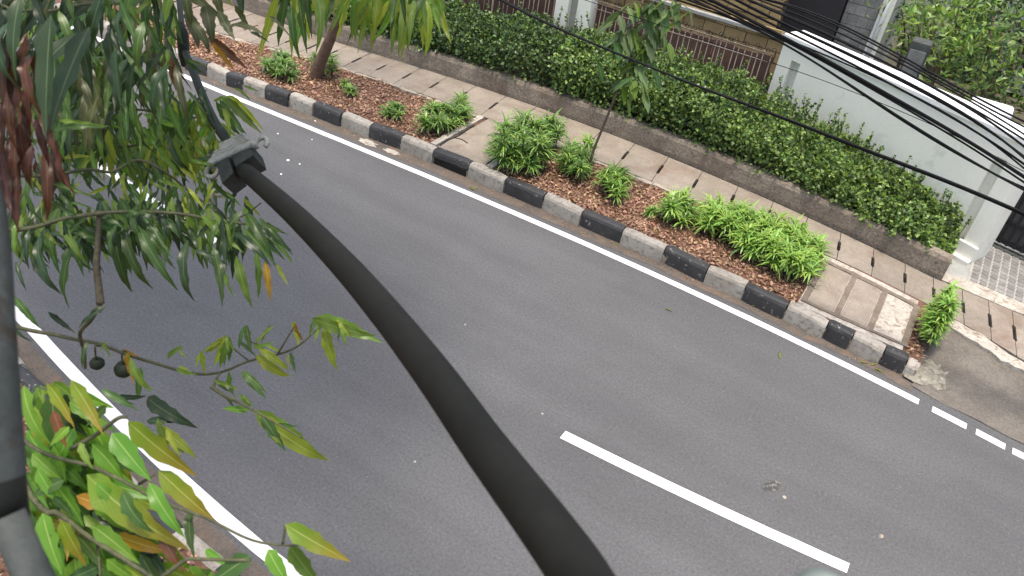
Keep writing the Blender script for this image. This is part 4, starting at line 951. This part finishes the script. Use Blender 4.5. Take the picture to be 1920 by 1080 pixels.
limb(5.8, [(-150,180,2.6),(100,200,2.7),(265,206,2.8),(330,218,2.8),(380,221,2.8)], 0.0064, 0.0032, 'twig')
limb(6.2, [(-100,-40,1.7),(60,20,1.8),(160,8,2.0),(260,4,2.3),(330,-20,2.6)], 0.0040, 0.0030, 'twig')
limb(6.6, [(0,-250,2.4),(300,-200,3.0),(520,-120,3.2),(650,-70,3.3),(760,-50,3.4),(840,-40,3.5)], 0.0072, 0.0064, 'twig')
limb(5.6, [(-120,300,2.0),(60,330,2.1),(160,318,2.15),(210,322,2.2),(262,300,2.2),(320,330,2.25),(345,350,2.3),(420,405,2.3),(455,405,2.3),(490,380,2.3)], 0.0054, 0.0019, 'twig')
T.twig(D([(186,395,1.86),(184,450,1.86),(181,500,1.87),(186,545,1.88),(188,570,1.88)]), .006, .010, 'darkbark', 4, 'branch')
T.twig(D([(188,570,1.88),(170,600,1.9),(150,625,2.0),(158,660,2.1),(160,690,2.15)]), .006, .004, 'twig')
T.twig(D([(395,725,2.2),(420,742,2.2),(437,750,2.15),(473,768,2.12),(520,795,2.1),(567,822,2.1)]), .006, .002, 'twig')
T.twig(D([(413,698,2.25),(405,712,2.22),(400,728,2.2)]), .004, .004, 'twig')
T.twig(D([(133,842,1.36),(180,815,1.34),(220,785,1.32),(238,782,1.32)]), .004, .003, 'twig')
T.twig(D([(300,1085,1.3),(345,1052,1.3),(360,1048,1.3),(420,1050,1.3),(470,1050,1.3)]), .004, .003, 'twig')
T.twig(D([(260,908,1.31),(290,890,1.31)]), .003, .002, 'twig'); T.twig(D([(530,1020,1.3),(535,985,1.3)]), .0025, .002, 'twig'); T.twig(D([(178,985,1.31),(185,1040,1.31),(188,1082,1.3)]), .003, .002, 'twig')
T.twig(D([(520,665,2.22),(535,640,2.2),(552,612,2.2)]), .003, .002, 'twig'); T.twig(D([(467,677,2.24),(440,655,2.25),(425,640,2.25)]), .003, .002, 'twig'); T.twig(D([(500,668,2.23),(490,650,2.23),(470,640,2.25)]), .003, .002, 'twig')
# rust-red dead leaves hanging in strips
for k, l in enumerate(([(8,100),(18,190),(26,270),(36,350),(34,420)], [(48,80),(60,160),(66,240),(92,300),(92,400)], [(86,225),(105,280),(138,350)], [(38,225),(55,290),(58,340)], [(-8,200),(4,300),(14,390)], [(62,120),(72,200)], [(20,140),(40,230)], [(30,250),(50,330)], [(0,90),(12,190)])):
    for (a0, b0), (a1, b1) in zip(l[:-1], l[1:]):
        for j in range(2): T.px((a0+random.uniform(-7, 7), b0-18), (a1+random.uniform(-7, 7), b1+14), random.uniform(1.3, 1.45), 'n', 'rd', random.uniform(1.0, 1.5), tilt=.8)
for a, b, d, r in ((182,681,2.2,.020), (232,692,2.2,.026)):
    c = atd(a, b, d); m = MB(); m.lathe([(.002, r*.8), (r*.6, r*.72), (r*.97, r*.2), (r*.95, -r*.35), (r*.55, -r*.8), (.002, -r*.92)], Matrix.Translation(c), 16); m.build('fruit', M['fruit'], ft, smooth=True)
    T.twig([c+Vector((0, 0, r*.8)), c+Vector((.01, 0, r*.8+.05)), atd(a+5, b-32, d)], .003, .003, 'twig')
# --- broad bright leaves, lower left
for b, t, mat, w in (((45,723),(97,835),'br',.8), ((88,718),(140,803),'bo',.8), ((133,712),(193,815),'bo',.75), ((240,790),(370,893),'bo',.85), ((210,812),(283,902),'br',1.1), ((173,833),(235,908),'br',1.1), ((163,890),(353,1030),'bo',.78), ((297,882),(405,980),'bo',.8), ((280,905),(347,1008),'br',.75), ((100,905),(157,988),'br',1.05), ((105,848),(58,903),'br',1.2), ((143,930),(258,958),'or',.7), ((80,962),(117,1078),'br',1.0), ((115,975),(162,1062),'bo',1.0), ((157,967),(215,1012),'lg',.8), ((173,985),(262,1058),'br',.9), ((220,1003),(332,1037),'or',.7), ((535,983),(657,1053),'bo',.85), ((503,1030),(545,1100),'br',1.2), ((543,1023),(602,1100),'lg',1.1), ((470,1042),(396,1092),'gr',1.2), ((192,1058),(118,1088),'gr',1.2), ((200,1048),(258,1090),'br',1.0), ((130,800),(92,838),'br',1.0), ((55,955),(86,1042),'gr',.9), ((355,958),(365,1048),'gr',.7), ((385,1030),(432,1062),'br',.9), ((60,850),(120,905),'br',1.0), ((70,880),(110,945),'br',1.0), ((150,830),(175,880),'lg',.9), ((120,900),(60,930),'gr',1.0), ((100,930),(140,970),'gr',.9), ((65,735),(60,800),'gr',.9), ((100,770),(125,840),'bn',.8), ((180,905),(240,960),'br',.9), ((230,920),(290,1000),'gr',.9), ((140,1000),(200,1075),'gr',.9), ((300,1000),(345,1075),'bn',.8), ((230,1060),(290,1100),'bo',.9), ((190,730),(260,770),'gr',.6), ((200,760),(160,800),'gr',.8)):
    T.px(b, t, random.uniform(1.26, 1.36), 'b', mat, w*1.12, dd=random.uniform(-.02, .03), tilt=.3)
for k in range(330):
    a = random.uniform(40, 310); b_ = random.uniform(715, 1060)
    if a > 120+(b_-715)*.62: continue
    ang = random.gauss(.95, .35); L = random.uniform(70, 130); T.px((a, b_), (a+L*math.cos(ang), b_+L*math.sin(ang)), random.uniform(1.38, 1.6), 'b', random.choice(('br', 'br', 'gr', 'br', 'bo', 'dk')), random.uniform(.8, 1.15), tilt=.35)
for k in range(60):
    a = random.uniform(60, 420); b_ = random.uniform(985, 1075)
    if b_ < 1075-(420-a)*.35: continue
    ang = random.gauss(.8, .4); L = random.uniform(70, 120); T.px((a, b_), (a+L*math.cos(ang), b_+L*math.sin(ang)), random.uniform(1.38, 1.6), 'b', random.choice(('br', 'gr', 'bo', 'br', 'lg')), random.uniform(.8, 1.1), tilt=.35)
# --- the mid twig with small curling leaves
for b, t, mat in (((592,594),(716,642),'lg'), ((608,612),(632,694),'yl'), ((632,600),(645,640),'yl'), ((600,600),(590,640),'lg'), ((552,605),(572,642),'or'), ((508,610),(490,645),'lg'), ((425,630),(395,662),'yl'), ((430,635),(402,685),'yl'), ((432,632),(412,690),'lg'), ((422,628),(440,660),'lg'), ((415,640),(380,660),'yl'), ((345,652),(312,668),'lg'), ((335,655),(352,672),'yl'), ((462,608),(472,660),'gr'), ((450,640),(480,668),'gr'), ((490,655),(535,692),'yl'), ((480,665),(545,705),'yl'), ((475,650),(515,640),'lg'), ((430,695),(442,745),'lg'), ((452,698),(500,748),'gr'), ((405,710),(432,735),'gr'), ((235,665),(250,720),'or'), ((245,670),(290,730),'lg'), ((258,690),(285,738),'lg'), ((330,692),(370,702),'lg'), ((375,662),(368,690),'yl'), ((230,655),(260,668),'or'), ((195,640),(210,672),'lg'), ((500,645),(530,660),'yl'), ((475,768),(604,858),'lg'), ((490,777),(536,846),'gr'), ((467,770),(416,765),'br'), ((455,740),(475,765),'lg'), ((430,745),(450,760),'lg'), ((520,795),(560,800),'gr'), ((277,745),(370,802),'dk'), ((223,742),(275,742),'dk'), ((300,800),(345,850),'lg'), ((305,805),(330,850),'yl'), ((298,790),(318,840),'lg'), ((275,790),(340,790),'dk'), ((545,660),(555,700),'gr'), ((640,610),(650,650),'lg')):
    T.px(b, t, random.uniform(2.1, 2.3), 'n', mat, random.uniform(1.3, 1.9))
    if random.random() < .75:
        j = lambda s: random.uniform(-s, s)
        T.px((b[0]+j(8), b[1]+j(6)), (t[0]+j(26), t[1]+j(16)), random.uniform(2.1, 2.35), 'n', random.choice((mat, 'lg', 'gr', 'yl')), random.uniform(1.1, 1.6))
# --- dark leaves hanging left of centre
for b, t, mat in (((157,440),(130,578),'gr'), ((187,425),(182,505),'dk'), ((200,425),(247,515),'gr'), ((213,417),(248,548),'gr'), ((233,423),(287,541),'gr'), ((260,423),(334,545),'gr'), ((273,427),(329,505),'gr'), ((353,450),(366,565),'dk'), ((363,468),(428,498),'dk'), ((400,463),(417,575),'gr'), ((443,480),(473,577),'lg'), ((480,470),(484,560),'lg'), ((497,488),(507,565),'or'), ((518,495),(541,535),'yl'), ((480,420),(548,472),'gr'), ((467,427),(534,488),'gr'), ((460,430),(520,500),'gr'), ((490,415),(540,440),'gr'), ((55,430),(55,505),'dk'), ((60,480),(117,553),'dk'), ((77,440),(114,548),'dk'), ((30,490),(50,546),'dk'), ((150,440),(115,462),'lg'), ((113,365),(145,415),'gr'), ((133,380),(175,392),'gr'), ((313,358),(334,430),'gr'), ((352,352),(385,395),'yl'), ((345,355),(360,400),'lg'), ((200,572),(147,615),'dk'), ((90,585),(142,625),'dk'), ((25,555),(74,615),'gr'), ((165,640),(155,690),'gr'), ((20,600),(60,640),'dk'), ((290,440),(320,500),'gr'), ((170,400),(120,440),'gr'), ((100,415),(88,480),'dk'), ((120,412),(130,470),'dk'), ((215,400),(300,430),'gr'), ((235,395),(290,400),'gr'), ((330,402),(345,460),'dk'), ((300,405),(312,470),'gr'), ((380,412),(400,470),'lg'), ((420,410),(435,470),'lg'), ((395,415),(365,450),'dk'), ((440,415),(425,470),'gr'), ((70,425),(40,470),'dk'), ((455,420),(480,480),'gr'), ((420,500),(440,560),'lg'), ((455,500),(462,540),'lg')):
    T.px(b, t, random.uniform(1.8, 1.95), 'n', mat, random.uniform(.95, 1.35))
for k in range(130):
    a = random.uniform(10, 490); y0 = 405+10*math.sin(a/60)
    L = random.uniform(60, 115); ang = random.gauss(1.25, .35); T.px((a, y0+random.uniform(-30, 25)), (a+L*math.cos(ang), y0+L*math.sin(ang)), random.uniform(1.85, 2.1), 'n', random.choice(('gr', 'dk', 'gr', 'lg')), random.uniform(.9, 1.3))
# --- very near leaves, upper left, shade put in their dark green
for b, t, mat, w in (((92,40),(84,255),'dk',1.25), ((160,60),(95,240),'dk',1.3), ((145,30),(175,180),'dk',1.3), ((110,20),(150,120),'gr',1.2), ((270,40),(262,135),'gr',1.4), ((20,40),(40,170),'dk',1.3), ((60,70),(30,200),'dk',1.2), ((200,60),(215,210),'dk',1.2), ((240,110),(235,215),'dk',1.3), ((300,130),(312,230),'dk',1.2), ((5,10),(10,120),'dk',1.3), ((60,-20),(110,90),'dk',1.3), ((190,-10),(160,110),'dk',1.3), ((225,0),(260,90),'gr',1.2), ((320,120),(300,235),'dk',1.2), ((0,250),(15,400),'dk',1.2), ((30,330),(20,450),'dk',1.2), ((110,225),(205,237),'lg',.8), ((100,245),(200,240),'gr',1.0), ((55,330),(85,420),'gr',1.0), ((95,375),(150,410),'gr',1.1), ((100,345),(175,370),'gr',1.1)):
    T.px(b, t, random.uniform(1.3, 1.5), 'n', mat, w, tilt=.35)
for k in range(300):
    a = random.uniform(-10, 330); b_ = random.uniform(-40, 210)
    if a > 250 and b_ > 140: continue
    ang = random.gauss(1.6, .45); L = random.uniform(70, 130); T.px((a, b_), (a+L*math.cos(ang), b_+L*math.sin(ang)), random.uniform(1.6, 2.5), 'n', random.choice(('dk', 'dk', 'gr', 'ol', 'gr', 'lg')), random.uniform(.8, 1.25))
for b, t, w in (((96,28),(86,262),1.0), ((168,50),(92,250),1.05), ((40,-10),(30,150),1.0), ((215,90),(228,205),.8)): T.px(b, t, 1.27, 'b', 'dk', w*.62, dd=.02, tilt=.2)
# dead and olive curled leaves by the cable top
for b, t, mat, w in (((285,50),(288,135),'bn',1.5), ((300,90),(282,150),'bn',1.4), ((318,80),(330,170),'bn',1.6), ((335,110),(322,160),'bn',1.5), ((350,20),(372,92),'ol',2.4), ((385,10),(400,85),'ol',2.4), ((410,20),(440,75),'ol',2.2), ((360,40),(392,100),'ol',2.0), ((390,70),(465,130),'bn',1.5), ((398,80),(440,135),'or',1.3), ((430,50),(500,70),'ol',1.3), ((470,60),(505,80),'ol',1.2), ((440,10),(470,60),'ol',1.6), ((345,-20),(360,50),'ol',2.0), ((400,-30),(420,40),'ol',2.0), ((450,-30),(455,40),'dk',1.6), ((505,30),(545,70),'ol',1.1)):
    T.px(b, t, random.uniform(2.2, 2.6), 'n', mat, w, tilt=.6)
# --- yellow-green mass around the two inner twigs
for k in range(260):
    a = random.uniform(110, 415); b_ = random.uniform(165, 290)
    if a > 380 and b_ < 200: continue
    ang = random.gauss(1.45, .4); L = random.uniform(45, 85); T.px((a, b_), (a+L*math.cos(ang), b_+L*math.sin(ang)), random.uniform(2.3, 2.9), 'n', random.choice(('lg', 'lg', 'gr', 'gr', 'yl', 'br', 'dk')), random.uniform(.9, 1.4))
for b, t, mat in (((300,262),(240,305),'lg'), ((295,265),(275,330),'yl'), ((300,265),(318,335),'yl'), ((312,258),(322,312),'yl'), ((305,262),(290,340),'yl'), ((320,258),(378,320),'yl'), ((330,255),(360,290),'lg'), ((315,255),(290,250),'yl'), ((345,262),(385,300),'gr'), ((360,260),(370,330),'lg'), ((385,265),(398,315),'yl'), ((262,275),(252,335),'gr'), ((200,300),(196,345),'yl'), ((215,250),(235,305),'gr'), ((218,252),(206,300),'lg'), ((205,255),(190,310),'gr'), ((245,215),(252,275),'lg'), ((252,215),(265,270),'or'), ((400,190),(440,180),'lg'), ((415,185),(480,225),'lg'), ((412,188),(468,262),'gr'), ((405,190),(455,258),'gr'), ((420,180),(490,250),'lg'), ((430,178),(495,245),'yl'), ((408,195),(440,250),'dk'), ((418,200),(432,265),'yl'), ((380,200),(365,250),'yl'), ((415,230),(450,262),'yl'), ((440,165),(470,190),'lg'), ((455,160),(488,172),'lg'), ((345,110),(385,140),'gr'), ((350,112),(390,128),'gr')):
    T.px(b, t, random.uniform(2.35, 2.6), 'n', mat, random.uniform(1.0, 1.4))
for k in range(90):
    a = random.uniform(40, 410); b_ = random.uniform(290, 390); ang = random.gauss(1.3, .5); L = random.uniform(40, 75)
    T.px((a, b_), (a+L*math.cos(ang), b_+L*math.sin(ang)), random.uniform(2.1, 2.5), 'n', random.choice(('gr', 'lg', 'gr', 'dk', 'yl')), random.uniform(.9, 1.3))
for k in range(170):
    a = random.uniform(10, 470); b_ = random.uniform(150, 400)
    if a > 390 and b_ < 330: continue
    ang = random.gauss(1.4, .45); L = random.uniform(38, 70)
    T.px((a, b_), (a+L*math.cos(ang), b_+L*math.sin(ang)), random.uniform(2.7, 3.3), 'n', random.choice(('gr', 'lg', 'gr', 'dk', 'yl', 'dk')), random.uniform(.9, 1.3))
# --- leaves hanging from above, backlight put in their bright colours, top centre-left
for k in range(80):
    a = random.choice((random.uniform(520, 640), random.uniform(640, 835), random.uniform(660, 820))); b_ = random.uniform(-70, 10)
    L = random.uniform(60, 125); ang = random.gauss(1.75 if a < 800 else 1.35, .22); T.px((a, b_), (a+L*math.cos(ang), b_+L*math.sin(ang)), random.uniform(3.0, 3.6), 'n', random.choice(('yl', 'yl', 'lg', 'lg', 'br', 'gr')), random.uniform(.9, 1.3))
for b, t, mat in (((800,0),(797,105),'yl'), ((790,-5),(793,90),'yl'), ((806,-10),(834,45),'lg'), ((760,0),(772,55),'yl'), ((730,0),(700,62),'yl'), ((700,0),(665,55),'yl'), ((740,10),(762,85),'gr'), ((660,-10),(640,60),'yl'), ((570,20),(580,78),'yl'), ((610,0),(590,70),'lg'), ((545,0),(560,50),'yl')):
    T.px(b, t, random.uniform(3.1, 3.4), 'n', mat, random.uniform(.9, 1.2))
for k in range(330):
    a = random.uniform(-250, 420); b_ = random.uniform(-520, -70); ang = random.gauss(1.5, .5); L = random.uniform(80, 140)
    T.px((a, b_), (a+L*math.cos(ang), b_+L*math.sin(ang)), random.uniform(1.4, 3.0), 'n', random.choice(('dk', 'gr', 'lg')), random.uniform(1.2, 1.7))
# the high crown spreading over the near lane, above the lens
P = []
for cx, cy, cz, rx, ry, rz, n in ((-5.6, 3.8, 9.4, 2.9, 2.6, 1.0, 7000), (-8.6, 4.6, 9.8, 3.2, 2.6, 1.0, 7000), (-2.2, 1.6, 8.6, 1.1, .9, .8, 1300)):
    tip = Vector((cx, cy, cz)); T.twig([Vector((-2.25, .33, 7.0)), Vector((-2.2, .4, 8)).lerp(tip, .5)+Vector((0, 0, -.4)), tip], .06, .02, 'bark', 5, 'branch')
    for k in range(n):
        v = Vector((random.gauss(0, 1), random.gauss(0, 1), random.gauss(0, 1))); v = v.normalized()*random.random()**.4; P.append((cx+v.x*rx, cy+v.y*ry, cz+v.z*rz))
P = np.array(P); n = len(P); ln = RNG.uniform(.16, .27, n); o = leaf_cloud('crown', P, randdirs(n, -.7), randdirs(n, .4), ln, ln*RNG.uniform(.12, .17, n), [M['hdark'], M['hmid'], M['hlight']], RNG.choice(3, n), ft); o['kind'] = 'stuff'
T.finish(300)
